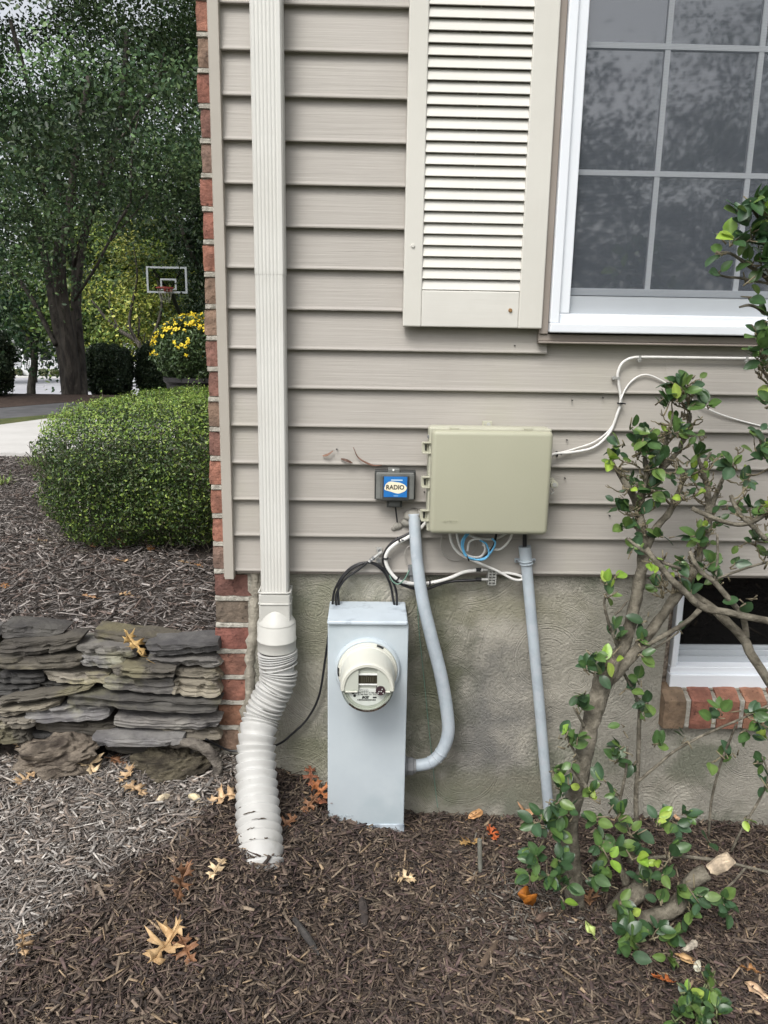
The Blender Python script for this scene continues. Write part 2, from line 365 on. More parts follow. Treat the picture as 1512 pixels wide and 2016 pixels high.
sheet('driveway', [gp(-900, 902), gp(-400, 900), gp(0, 899), gp(95, 900), Vector((-.9, 4.3, 0)), Vector((-.9, 6.6, 0)), gp(95, 829), gp(0, 842), gp(-500, 905)][:7]+[gp(0, 842), gp(-400, 880)], .530, mConc, .05)
sheet('grass_verge', [gp(-400, 880), gp(0, 842), gp(95, 829), Vector((-.9, 6.65, 0)), Vector((-.9, 7.1, 0)), gp(110, 819), gp(0, 829), gp(-400, 860)], .524, mGrass)
sheet('road', [gp(-500, 868), gp(0, 829), gp(110, 819), Vector((-.9, 7.1, 0)), Vector((-.9, 9.0, 0)), gp(130, 795), gp(0, 806), gp(-500, 835)], .519, mAsph)
sheet('mulch_bank', [gp(-500, 835), gp(0, 806), gp(130, 795), Vector((-.9, 9.0, 0)), Vector((-.9, 10.1, 0)), Vector((-18, 10.1, 0))], .523, mBank)
sheet('street', [Vector((-90, 55, 0)), Vector((60, 55, 0)), Vector((60, 84, 0)), Vector((-90, 80, 0))], -2.985, mStreet, .05)
sheet('pavement', [Vector((-90, 80.1, 0)), Vector((60, 84.1, 0)), Vector((60, 87, 0)), Vector((-90, 83, 0))], -2.93, mConc, .1)

# ------------------------------------------------------------------ mulch chips
def chips(name, N, area, hf, colf, lsc=1.0, tilt=.28, lift=.014):
    x = RNG.uniform(area[0], area[1], N); y = RNG.uniform(area[2], area[3], N)
    zz = [hf(a, b) for a, b in zip(x, y)]; keep = np.array([q is not None for q in zz]); x = x[keep]; y = y[keep]; N = len(x)
    z = np.array([q for q in zz if q is not None])+RNG.uniform(-.002, lift, N)
    big = RNG.random(N)
    Ln = np.where(big < .45, RNG.uniform(.008, .024, N), np.where(big < .90, RNG.uniform(.016, .038, N), RNG.uniform(.030, .060, N)))*lsc
    W = np.where(big < .45, RNG.uniform(.0008, .0028, N), RNG.uniform(.0025, .0075, N))*lsc
    W = np.where(big > .95, W*1.5, W)
    T = W*RNG.uniform(.25, .6, N)
    ya = RNG.uniform(0, 2*np.pi, N); pi_ = RNG.normal(0, tilt, N); ro = RNG.normal(0, .5, N)
    d = np.stack([np.cos(ya)*np.cos(pi_), np.sin(ya)*np.cos(pi_), np.sin(pi_)], 1)
    s0 = np.stack([-np.sin(ya), np.cos(ya), np.zeros(N)], 1); n0 = np.cross(d, s0)
    s = s0*np.cos(ro)[:, None]+n0*np.sin(ro)[:, None]; n = np.cross(d, s)
    c = np.stack([x, y, z], 1)
    V = np.zeros((N, 8, 3)); k = 0
    e1 = RNG.uniform(.25, .9, N); e2 = RNG.uniform(.15, .9, N); sk_ = RNG.uniform(-.5, .5, N)
    for a, e in ((-1, e1), (1, e2)):
        for (sv, nv) in ((-1, -1), (1, -1), (1, 1), (-1, 1)):
            V[:, k] = c+d*(a*Ln/2)[:, None]+s*((sv+sk_*.4*sv*a)*W/2*e)[:, None]+n*(nv*T/2*e)[:, None]; k += 1
    Fq = np.array([[0,1,2,3],[7,6,5,4],[0,4,5,1],[1,5,6,2],[2,6,7,3],[3,7,4,0]])
    F = (Fq[None]+(np.arange(N)*8)[:, None, None]).reshape(-1, 4)
    cols = np.array([colf(a, b) for a, b in zip(x, y)])
    cols = np.repeat(cols, 8, 0)
    o = np_obj(name, V.reshape(-1, 3), F, mChip, cols=cols); tag(o, kind='stuff'); return o
pA = GH(0, 1945); pB = GH(150, 1760); pC = GH(345, 1665); pD = GH(455, 1560)
def greyness(x, y):
    # weathered mulch lies left of a wandering border, fresh dark mulch right of it
    pts = [(-3, pA.y-.6), (pA.x, pA.y), (pB.x, pB.y), (pC.x, pC.y), (pD.x, pD.y), (-.2, .2)]
    yy = pts[-1][1]
    for (a, b), (c, d) in zip(pts, pts[1:]):
        if a <= x <= c: yy = b+(d-b)*(x-a)/(c-a)
    if x > -.2: return 0
    if x < -3: return 1
    return sstep(-.10, .12, (y-yy)+.10*mnoise.noise((x*6, y*6, 3)))
def col_low(x, y):
    g = greyness(x, y)
    r = random.random(); v = random.uniform(.45, 1.5)
    pale = .35*sstep(.75, .95, x)*sstep(-.2, -.5, y)*0+ .5*math.exp(-((x-.42)**2+(y+.40)**2)/.02)
    dark = ((.105,.076,.060), (.135,.098,.074), (.07,.054,.046), (.17,.13,.098), (.115,.078,.070), (.23,.18,.13))[int(r**1.25*5.99)]
    grey = ((.31,.28,.25), (.44,.41,.37), (.22,.19,.165), (.27,.22,.18))[int(r*3.99)]
    if g < .5 and random.random() < .045: dark = (.30,.22,.14)
    if random.random() < pale*.6: dark = (.22,.20,.17)
    m = g if random.random() < .6 else round(g)
    return tuple((a*(1-m)+b*m)*v for a, b in zip(dark, grey))
def col_up(x, y):
    r = random.random(); v = random.uniform(.5, 1.6)
    c = ((.24,.215,.195), (.33,.30,.275), (.14,.125,.115), (.17,.13,.11))[int(r*3.99)]
    return tuple(a*v for a in c)
def hf_low(x, y):
    if y > -.002 and x > -.42: return None
    if y > -.02 and x <= -.42: return None
    if -.1 < x < .115 and y > -.14: return None
    return h_low(x, y)
chips('mulch_chips', 92000, (-1.35, 1.25, -1.02, .02), hf_low, col_low, 1.08)
chips('coarse_mulch_chips', 9000, (-3.2, 3.2, -3.0, -1.0), hf_low, col_low, 2.0)
def hf_up(x, y):
    if x > -.43: return None
    if y > 1.6 and random.random() < .45: return None
    if x > -.75 and y > 1.4: return None
    if x > -.35-.62*(y+2.1)*0.2 and y > 1: return None
    return h_high(x, y)
chips('weathered_mulch_chips', 70000, (-3.4, -.42, .10, 3.75), hf_up, col_up, 1.25, lift=.02)

# ------------------------------------------------------------------ house
house = thing('house', 'beige vinyl sided house with brick corner, grey stucco foundation and white framed windows', 'house', (-.43, 0, 0))
ZB, LAP = .772, .1016
WX0, WX1 = .470, 1.62        # main window outer frame
WZ0, WZ1 = 1.436, 2.95
XR = 4.0
def siding():
    mb = MB(); k = 0
    seams = {0: (.30,), 1: (.30,), 2: (.215, .86), 3: (.215, .86), 4: (.80,), 5: (.80,), 6: (.80,)}
    while ZB+LAP*k < 3.25:
        z0 = ZB+LAP*k; z1 = z0+LAP
        segs = []
        def cut(a, b):
            prev = a
            for s_ in seams.get(k, ()):
                if prev < s_ < b: segs.append((prev, s_)); prev = s_
            segs.append((prev, b))
        if z1 > WZ0 and z0 < WZ1: cut(-.380, WX0+.004); cut(WX1-.004, XR)
        else: cut(-.380, XR)
        for q, (a, b) in enumerate(segs):
            yo = -.0016*(q % 2)
            b2 = b+.0 if q == len(segs)-1 else b+.0
            pr = [(-.0212+yo, z0), (-.0218+yo, z0+.003), (-.0195+yo, z0+.009), (-.006+yo, z1-.008), (-.005+yo, z1+.004)]
            V = [(x, y, z) for x in (a, b2) for (y, z) in pr+[(-.002, z1+.004), (-.002, z0+.001)]]
            n = len(pr)+2
            F = [(i, i+n, (i+1) % n+n, (i+1) % n) for i in range(n)]+[tuple(range(n)), tuple(range(2*n-1, n-1, -1))]
            mb.add(V, F)
        k += 1
    mb.box(-.385, XR, -.004, .001, ZB+.002, WZ0-.02)
    mb.box(-.385, WX0-.002, -.004, .001, WZ0-.019, 3.3); mb.box(WX1+.002, XR, -.004, .001, WZ0-.019, 3.3)
    mb.build('siding', mSiding, house)
    # starter strip under the bottom lap
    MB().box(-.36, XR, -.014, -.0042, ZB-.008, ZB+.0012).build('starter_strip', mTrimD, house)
siding()
tr = MB(); tr.box(-.3925, -.3675, -.036, .0, .752, 3.3); tr.box(-.3955, -.3925, -.030, .006, .756, 3.3); tr.build('corner_trim', mTrim, house, bevel=.003)

def foundation():
    bx0, bx1, bz0 = P(1303, 1350).x, P(1303, 1350).x+.85, P(1330, 1352).z-.02
    xl = -.335
    mb = MB()
    def slab(x0, x1, z0, z1):
        nx = max(2, int((x1-x0)/.03)); nz = max(2, int((z1-z0)/.03))
        V = [(x0+(x1-x0)*i/nx, .002+.004*mnoise.noise(((x0+(x1-x0)*i/nx)*6, 0, (z0+(z1-z0)*j/nz)*6)), z0+(z1-z0)*j/nz) for j in range(nz+1) for i in range(nx+1)]
        F = [(j*(nx+1)+i, j*(nx+1)+i+1, (j+1)*(nx+1)+i+1, (j+1)*(nx+1)+i) for j in range(nz) for i in range(nx)]
        mb.add(V, F)
        b = len(mb.V); mb.box(x0, x1, .008, .14, z0, z1)
    slab(xl, bx0, -.25, ZB-.001); slab(bx1, XR, -.25, ZB-.001); slab(bx0, bx1, -.25, bz0)
    mb.build('foundation', mStucco, house)
    return bx0, bx1, bz0
BX0, BX1, BZ0 = foundation()
# rough vertical band of caulk where stucco meets brick
cm = MB()
pts = [P(x, y, -.003) for x, y in ((500, 1118), (504, 1165), (500, 1200), (498, 1250), (492, 1300), (492, 1350), (486, 1400), (480, 1450), (478, 1500))]
V = []; 
for i, p in enumerate(smooth_path(pts, 4)):
    wd = .015+.016*mnoise.noise((i*.9, 0, 0))
    for q, (dx, dy) in enumerate(((-wd, .004), (-wd*.5, -.007), (wd*.3, -.008+.003*mnoise.noise((i, 3, 0))), (wd*.9, .003))): V.append((p.x+dx+.004*mnoise.noise((i*1.3, q, 5)), p.y+dy, p.z))
nr = len(V)//4
cm.add(V, [(i*4+k, i*4+k+1, (i+1)*4+k+1, (i+1)*4+k) for i in range(nr-1) for k in range(3)])
cm.build('caulk_band', mCaulk, house, smooth=True)

BRC = [(.24,.105,.078), (.28,.13,.092), (.21,.11,.088), (.22,.15,.11), (.30,.165,.11), (.18,.12,.095), (.20,.165,.13)]
def brick_vf(x0, x1, y0, y1, z0, z1, seed, amp=.0034):
    nx, ny, nz = 4, 3, 3
    # rounded, slightly irregular block
    V = []; idx = {}; F = []
    def vid(i, j, k):
        if (i, j, k) not in idx:
            x = x0+(x1-x0)*i/nx; y = y0+(y1-y0)*j/ny; z = z0+(z1-z0)*k/nz
            e = sum(1 for q, n_ in ((i, nx), (j, ny), (k, nz)) if q in (0, n_))
            c = Vector(((x0+x1)/2, (y0+y1)/2, (z0+z1)/2)); p = Vector((x, y, z))
            sh = (.0, .0, .0022, .004)[e]
            p -= Vector((math.copysign(1, p.x-c.x)*(i in (0, nx)), math.copysign(1, p.y-c.y)*(j in (0, ny)), math.copysign(1, p.z-c.z)*(k in (0, nz))))*sh*.6
            p += mnoise.noise_vector(p*45+Vector((seed, 0, 0)))*amp
            idx[(i, j, k)] = len(V); V.append(p)
        return idx[(i, j, k)]
    for i in range(nx):
        for k in range(nz):
            F.append((vid(i,0,k), vid(i+1,0,k), vid(i+1,0,k+1), vid(i,0,k+1))); F.append((vid(i,ny,k), vid(i,ny,k+1), vid(i+1,ny,k+1), vid(i+1,ny,k)))
        for j in range(ny):
            F.append((vid(i,j,nz), vid(i+1,j,nz), vid(i+1,j+1,nz), vid(i,j+1,nz))); F.append((vid(i,j,0), vid(i,j+1,0), vid(i+1,j+1,0), vid(i+1,j,0)))
    for j in range(ny):
        for k in range(nz):
            F.append((vid(0,j,k), vid(0,j,k+1), vid(0,j+1,k+1), vid(0,j+1,k))); F.append((vid(nx,j,k), vid(nx,j+1,k), vid(nx,j+1,k+1), vid(nx,j,k+1)))
    return V, F
def brick_corner():
    mb = MB(); mo = MB()
    pitch, bh = .0805, .0672
    zt = P(460, 1130, 0).z   # top of the first brick below the siding
    k0 = math.ceil((3.2-zt)/pitch)
    rs = random.Random(5)
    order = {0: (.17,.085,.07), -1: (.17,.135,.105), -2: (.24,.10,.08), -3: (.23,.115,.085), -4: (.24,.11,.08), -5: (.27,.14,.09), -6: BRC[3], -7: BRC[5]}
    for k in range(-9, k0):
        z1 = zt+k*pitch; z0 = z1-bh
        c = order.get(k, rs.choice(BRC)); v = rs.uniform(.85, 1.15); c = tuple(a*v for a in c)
        jit = rs.uniform(-.004, .004)
        if k < 1: xe = (-.319, -.336)[k % 2]+rs.uniform(-.004, .004)
        else: xe = -.385
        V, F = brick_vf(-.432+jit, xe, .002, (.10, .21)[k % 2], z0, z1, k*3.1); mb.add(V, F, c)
        # facade face running back from the corner
        y = (.114, .224)[k % 2]; q = 0
        while y < 8.0:
            L_ = .205 if y > 1.6 or True else .2
            y2 = min(y+L_, 8.05)
            cc = rs.choice(BRC); v = rs.uniform(.8, 1.15)
            if y < 2.0: V, F = brick_vf(-.432+rs.uniform(-.002, .002), -.36, y, y2, z0, z1, k*7+q); mb.add(V, F, tuple(a*v for a in cc))
            else: mb.box(-.432, -.36, y, y2, z0, z1, tuple(a*v for a in cc))
            y = y2+.012; q += 1
    mb.build('brick_wall', mBrick, house, cols=True)
    mo.box(-.4255, -.334, .006, 8.04, -.3, 3.2)
    # squeezed mortar ridges in the joints of the corner
    for k in range(-9, k0+1):
        z = zt+k*pitch+.0065
        xe = -.332 if k < 2 else -.385
        n = 8; V = []
        for i in range(n+1):
            x = -.429+(xe+.429)*i/n
            for (dy, dz) in ((.008, -.0075), (-.0005+.0025*mnoise.noise((x*60, k, 0)), -.005), (.001+.002*mnoise.noise((x*80, k, 2)), .0045+.002*mnoise.noise((x*50, k, 4))), (.008, .0075)): V.append((x, dy, z+dz))
        mo.add(V, [(i*4+q, (i+1)*4+q, (i+1)*4+q+1, i*4+q+1) for i in range(n) for q in range(3)])
        mo.box(-.4285, -.4, .004, .1, z-.0055, z+.0055)
    mo.build('mortar', mMortar, house)
brick_corner()
# the rest of the body and the roof of the house
mb = MB(); mb.box(-.34, XR, .141, 8.0, -.2, 3.3); mb.build('inner_wall', mTrimD, house)
mb = MB(); mb.add([(-.9,-.5,3.3),(XR+.4,-.5,3.3),(XR+.4,8.5,3.3),(-.9,8.5,3.3),(-.9,4,6.3),(XR+.4,4,6.3)], [(0,3,2,1),(0,1,5,4),(3,4,5,2),(0,4,3),(1,2,5)]); mb.build('roof', mRoof, house)

# ---- main window
def window_main():
    fr = MB()
    y0, y1 = -.052, .02
    z = WZ0; fw_ = .052
    gx0 = WX0+fw_; gx1 = WX1-fw_
    z_a = P(1200, 638, -.04).z; z_b = P(1200, 619, -.03).z; z_c = P(1200, 584, -.01).z; z_d = P(1200, 568, -.01).z
    fr.box(WX0, WX1, y0-.006, y1, WZ0, z_a)                 # sill
    fr.box(WX0, WX0+.024, y0, y1, z_a, WZ1); fr.box(WX1-.024, WX1, y0, y1, z_a, WZ1)
    fr.box(WX0+.024, gx0, y0+.012, y1, z_b, WZ1-.024); fr.box(gx1, WX1-.024, y0+.012, y1, z_b, WZ1-.024)
    fr.box(WX0+.024, WX1-.024, y0+.012, y1, z_a, z_b); fr.box(WX0+.024, WX1-.024, y0, y1, WZ1-.024, WZ1)
    f = fr.build('window', mWhite, house, bevel=.003); 
    s = MB(); s.box(gx0, gx1, -.016, .02, z_b, z_c); s.box(gx0, gx1, -.011, .02, z_c+.002, z_d); s.build('sash', mSash, f, bevel=.0015)
    sc = MB(); sc.add([(gx0, -.018, z_c), (gx1, -.018, z_c), (gx1, -.018, WZ1-.03), (gx0, -.018, WZ1-.03)], [(0, 1, 2, 3)]); 
    g = MB(); g.box(gx0, gx1, .006, .010, z_d, WZ1-.024); g.build('glass', mPane, f)
    scr = sc.build('insect_screen', mScreen, f)
    v1 = P(1297, 300, .003).x; v2 = P(1477, 300, .003).x; dx = v2-v1
    mu = MB()
    for i in range(-1, 5):
        x = v1+dx*i
        if gx0+.03 < x < gx1-.03: 
            mm = MB(); mm.box(x-.0065, x+.0065, -.001, .0045, z_d, WZ1-.03); mm.build('muntin', mMunt, f)
    h1 = P(1200, 341, .003).z; h2 = P(1200, 90, .003).z
    for zz in (h1, h2, 2*h2-h1, 3*h2-2*h1):
        mm = MB(); mm.box(gx0, gx1, -.002, .0040, zz-.0065, zz+.0065); mm.build('muntin', mMunt, f)
    tr = MB()
    tr.box(WX0-.024, WX0-.001, -.040, -.0045, WZ0-.004, WZ1); tr.box(WX0-.024, WX1+.024, -.034, -.0045, WZ0-.022, WZ0-.004); tr.box(WX0-.024, WX1+.024, -.044, -.0045, WZ0-.028, WZ0-.0225)
    tr.build('window_surround', mTrimD, f, bevel=.002)
window_main()

# ---- shutter
def shutter():
    x0, x1, z0 = .0885, .4495, 1.445
    y0, y1 = -.052, -.0215
    xl, xr = P(838, 300, y0).x, P(1038, 300, y0).x
    zb = P(930, 573, y0).z
    s = MB(); s.box(x0, xl, y0, y1, z0, 3.05); s.box(xr, x1, y0, y1, z0, 3.05)
    root = s.build('shutter', mShutterV, house, bevel=.003); root['label'] = 'cream louvred shutter'
    r = MB(); r.box(xl, xr, y0+.001, y1, z0+.0005, zb); r.build('bottom_rail', mShutter, root, bevel=.0025)
    # tilted slats: lower edge out, upper edge in
    L_ = MB(); pitch = .02725; z = zb+.001; 
    while z < 3.0:
        V = [(xl, y0+.0035, z+.002), (xl, y0+.0055, z+.0005), (xl, y1-.006, z+pitch-.007), (xl, y1-.008, z+pitch-.004), ]
        V = [(x, a[1], a[2]) for x in (xl, xr) for a in ((0, y0+.002, z+.0015), (0, y0+.0035, z+.0002), (0, y0+.0125, z+.0255), (0, y0+.0112, z+.0265))]
        L_.add(V, [(0,4,5,1), (1,5,6,2), (2,6,7,3), (3,7,4,0)]); z += pitch
    L_.build('louvres', mShutter, root)
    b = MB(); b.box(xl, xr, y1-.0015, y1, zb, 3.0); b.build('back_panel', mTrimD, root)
    m = MB(); xm = (xl+xr)/2; m.box(xm-.0015, xm+.0015, y0+.0145, y0+.022, zb, 3.0)
    m.build('centre_rod', mShutter, root)
    for (px, py, mt) in ((813, 484, mShutterV), (1005, 611, mScrew)):
        p = P(px, py, y0-.001); q = MB(); V, F = cyl_y(p.x, p.z, y0-.0035, y0+.001, .004, .0055, 14); q.add(V, F); V, F = cyl_y(p.x, p.z, y0-.0040, y0-.0035, .0015, .0015, 8); q.add(V, F); q.build('screw', mt, root)
shutter()

# ---- basement window and its brick sill
def basement():
    f = MB(); y = .055
    xi = P(1345, 1300, y).x; zt = ZB-.01
    a = lambda px, py, Y: P(px, py, Y).z
    z0 = BZ0+.005; zs1 = a(1400, 1328, y-.03); zs2 = a(1400, 1312, y-.02); zs3 = a(1400, 1283, y+.02)
    x0 = P(1318, 1335, y-.03).x
    f.box(x0, BX1-.02, y-.035, y+.06, z0, zs1); f.box(x0+.002, BX1-.02, y-.025, y+.06, zs1, zs2)
    f.box(x0+.004, x0+.018, y-.025, y+.06, zs2, zt); f.box(x0+.018, x0+.030, y-.008, y+.06, zs2, zt)
    f.box(BX1-.05, BX1-.02, y-.025, y+.06, zs2, zt); 
    w_ = f.build('basement_window', mWhite, house, bevel=.002)
    s = MB(); s.box(x0+.030, BX1-.05, y+.012, y+.06, zs2, zs2+.018); s.box(x0+.030, BX1-.05, y+.022, y+.06, zs2+.018, zs2+.034); s.box(x0+.030, BX1-.05, y+.03, y+.06, zs2+.034, zs2+.046)
    s.build('sash', mSash, w_, bevel=.0015)
    g = MB(); g.box(x0+.030, BX1-.05, y+.040, y+.043, zs2+.046, zt); g.build('glass', mPaneB, w_)
    r = MB(); r.box(BX0, x0-.001, y-.01, y+.08, z0, zt); r.box(BX0+.004, BX0+.016, y-.03, y-.011, z0+.04, zt); r.build('rotten_casing', mStump, w_)
    r.C = [(1.6, 1.5, 1.4)]*len(r.V)
    c = MB(); x = x0-.01
    pts = [(x0-.012+(BX1-x0)*i/30, y-.036+.002*mnoise.noise((i, 0, 0)), z0-.001+.002*mnoise.noise((i, 5, 0))) for i in range(31)]
    c.tube(pts, .005, 6); c.build('caulk_line', mCaulk, w_, smooth=True)
    sill = MB(); mo = MB(); x = BX0+.001; k = 0; rs = random.Random(3)
    cs = [(.19,.135,.09), (.24,.105,.075), (.27,.125,.085), (.28,.14,.09), (.22,.11,.08)]
    zf0 = P(1400, 1436, -.03).z; zf1 = P(1400, 1381, -.03).z
    while x < BX1-.05:
        V, F = brick_vf(x, x+.067, -.030, .075, zf0, zf1, k*5.3, .002)
        for v in V:
            if v.z > (zf0+zf1)/2: v.z += .022*sstep(-.03, .02, v.y)*1.2
        sill.add(V, F, cs[k % 5]); 
        V = []
        for i, zz in enumerate(np.linspace(zf0+.004, zf1-.001, 7)):
            for dx in (.067, .0735, .080): V.append((x+dx, -.026+(.003 if dx == .0735 else 0)*mnoise.noise((i*2, k, 0))*2, zz))
        mo.add(V, [(i*3+q, i*3+q+1, i*3+q+4, i*3+q+3) for i in range(6) for q in range(2)])
        mo.add([(x+.066, -.026, zf1-.001), (x+.081, -.026, zf1-.001), (x+.081, .06, zf1+.024), (x+.066, .06, zf1+.024)], [(0, 1, 2, 3)])
        x += .080; k += 1
    mo.box(BX0+.004, BX1-.05, -.018, .07, zf0+.003, zf1-.002); sb = sill.build('brick_sill', mBrick, w_, cols=True); mo.build('sill_mortar', mMortar, w_)
basement()
for o in bpy.data.objects:
    if o.name.startswith('rotten_casing'):
        a = o.data.color_attributes.new('Col', 'FLOAT_COLOR', 'POINT')
        a.data.foreach_set('color', np.tile(np.array([1.7, 1.6, 1.5, 1], np.float32), len(o.data.vertices)))
# screw heads and nail holes in the siding
for px, py in ((1126, 788), (1116, 866), (1112, 941), (1200, 1015), (1052, 842), (1013, 680), (1187, 783), (835, 968), (663, 884)):
    p = P(px, py, -.016); V, F = cyl_y(p.x, p.z, -.0225, -.012, .0016, .0016, 8); mb = MB(); mb.add(V, F); mb.build('nail_hole', mBlack, house)
adopt(house)

# ------------------------------------------------------------------ downspout
def downspout():
    YF, YB = -.085, -.030
    xl, xr = P(501, 560, YF).x, P(560, 560, YF).x
    zt = 3.25; zb = P(540, 1180, YF).z
    t = thing('downspout', 'cream ribbed downspout fixed beside the brick corner, ending in a white corrugated hose', 'downspout', ((xl+xr)/2, YF, .15))
    prof = []; n = 6; w_ = xr-xl; mrg = .010
    prof.append((xl, YB)); prof.append((xl, YF+.006)); prof.append((xl+.004, YF))
    for i in range(n):
        a = xl+mrg+(w_-2*mrg)*i/n; s = (w_-2*mrg)/n
        prof += [(a, YF), (a+s*.22, YF+.0010), (a+s*.46, YF+.0010), (a+s*.68, YF)]
    prof += [(xr-.004, YF), (xr, YF+.006), (xr, YF+.022), (xr-.0025, YF+.026), (xr-.0025, YF+.032), (xr, YF+.036), (xr, YB)]
    def ext(z0, z1, sc, nm):
        cx_, cy_ = (xl+xr)/2, (YF+YB)/2; m = len(prof)
        V = [(cx_+(x-cx_)*sc, cy_+(y-cy_)*sc, z) for z in (z0, z1) for x, y in prof]
        F = [(i, i+m, (i+1) % m+m, (i+1) % m)[::-1] for i in range(m)]
        b = MB(); b.add(V, F); return b.build(nm, mSpout, t)
    zj = P(540, 540, YF).z
    ext(zb, zj, .975, 'lower_pipe'); ext(zj, zt, 1.0, 'upper_pipe')
    # square-to-round adapter
    cx_, cy_ = (xl+xr)/2, (YF+YB)/2
    ax0, ax1 = xl-.005, xr+.006; ay0, ay1 = YF-.006, YB+.004
    z1 = P(545, 1168, ay0).z; z2 = P(545, 1190, ay0).z; zr = P(545, 1225, ay0).z
    a = MB(); a.box(ax0, ax1, ay0, ay1, zr-.04, z1-.002)
    ad = a.build('adapter', mAdapt, t, bevel=.006, seg=3)
    for zz in (z1, z2):
        r = MB(); c = .006; q = [(ax0, ay0+c), (ax0+c, ay0), (ax1-c, ay0), (ax1, ay0+c), (ax1, ay1), (ax0, ay1), (ax0, ay0+c)]
        r.tube([(x, y, zz) for x, y in q], .0028, 8); r.build('rim', mAdapt, ad, smooth=True)
    rr = .0535; cyr = ay0+.027
    zc0 = P(545, 1292, cyr-rr).z; zc1 = P(545, 1238, cyr-rr).z
    ac = (ax0+ax1)/2+.002
    Vs, Rs = [], []
    for z, r_ in ((zc0, rr), (zc0+.002, rr), ((zc0+zc1)/2-.012, rr), ((zc0+zc1)/2-.0105, rr+.0016), ((zc0+zc1)/2-.007, rr+.0016), ((zc0+zc1)/2-.0055, rr), (zc1-.003, rr), (zc1-.002, rr-.001), (zc1, rr), (zc1+.003, rr-.0012), (zc1+.012, rr-.007), (zc1+.022, rr-.0135), (zc1+.032, rr-.0205), (zc1+.042, rr-.0285)):
        Vs.append((ac, cyr, z)); Rs.append(r_)
    c = MB(); c.tube(Vs, Rs, 40); c.build('round_collar', mAdapt, ad, smooth=False)
    for p_ in ad.children: p_.data.polygons.foreach_set('use_smooth', [True]*len(p_.data.polygons))
    # corrugated hose
    ctl = [(546, 1279, cyr, .0565), (548, 1312, cyr-.004, .0550), (546, 1340, cyr-.012, .053), (532, 1372, cyr-.022, .052), (516, 1408, cyr-.035, .0525), (507, 1445, cyr-.065, .054), (504, 1490, cyr-.10, .0555), (506, 1560, cyr-.17, .058), (509, 1630, cyr-.25, .061), (511, 1700, cyr-.33, .0635), (513, 1770, cyr-.355, .064)]
    cen = [P(a, b, Y) for a, b, Y, r_ in ctl]; rad = [q[3] for q in ctl]
    # tilt of every ring: a kinked, squeezed stack at the top, even ribs below
    path, rp = smooth_path(cen, 24, rad)
    s = [0]
    for a_, b_ in zip(path, path[1:]): s.append(s[-1]+(b_-a_).length)
    tot = s[-1]
    def at(v):
        i = min(max(np.searchsorted(s, v)-1, 0), len(path)-2); f = (v-s[i])/max(1e-9, s[i+1]-s[i]); f = min(1, max(0, f))
        return path[i].lerp(path[i+1], f), (path[i+1]-path[i]).normalized(), rp[i]
    gaps = [.007, .006, .007, .008, .015, .011, .009, .006, .010, .015, .009, .009, .008, .019, .011, .016, .015, .016, .013, .012]
    pos = [0.004]
    for g_ in gaps: pos.append(pos[-1]+g_)
    while pos[-1]+.026 < tot: pos.append(pos[-1]+.026)
    n = 40; V, F = [], []; ring = 0
    for i, v in enumerate(pos[:-1]):
        nxt = pos[i+1]-v
        for tt, k in ((0, .82), (.0006, .985), (.0020, 1.0), (min(.0040, nxt*.4), .985), (nxt*.6, .915 if nxt > .012 else .90), (nxt*.96, .81)):
            c_, d_, r_ = at(v+tt)
            if i < 6: d_ = (d_+Vector((.035*i, 0, 0))).normalized()
            if 6 <= i < 12: d_ = (d_+Vector((-.12+.04*math.sin(i*2.1), .0, .0))).normalized()
            d_ = (d_+Vector((.015*math.sin(i*1.7), .012*math.cos(i*2.9), 0))).normalized()
            nrm = Vector((0, -1, 0)); nrm = (nrm-d_*nrm.dot(d_)).normalized(); bn = d_.cross(nrm)
            for q in range(n):
                an = 2*math.pi*q/n; V.append(c_+(nrm*math.cos(an)+bn*math.sin(an))*r_*k)
            ring += 1
    F = [(i*n+q, i*n+(q+1) % n, (i+1)*n+(q+1) % n, (i+1)*n+q) for i in range(ring-1) for q in range(n)]
    hz = MB(); hz.add(V, F); h_ = hz.build('corrugated_hose', mHose, t, smooth=True)
    # caked dirt in the lowest grooves
    rs = random.Random(8)
    for v in pos:
        c_, d_, r_ = at(v)
        q_ = c_-EYE; py_ = CY-FOC*(q_.dot(up)/q_.dot(fw))
        if not 1590 < py_ < 1730: continue
        nrm = Vector((0, -1, 0)); nrm = (nrm-d_*nrm.dot(d_)).normalized(); bn = d_.cross(nrm)
        for q in range((rs.random() < .35) if py_ < 1650 else 2):
            a0_ = rs.uniform(-.8, .6); a1_ = a0_+rs.uniform(.15, .7); n_ = 7; pts_ = []; rr_ = []
            for i_ in range(n_):
                an = a0_+(a1_-a0_)*i_/(n_-1); pts_.append(c_-d_*(.002+rs.uniform(0, .003))+(nrm*math.cos(an)+bn*math.sin(an))*r_*.955); rr_.append(rs.uniform(.0004, .0022)*(1 if 0 < i_ < n_-1 else .3))
            dm = MB(); dm.tube(pts_, rr_, 5); dm.build('dirt_streak', mDirt, t)
    adopt(t)
downspout()

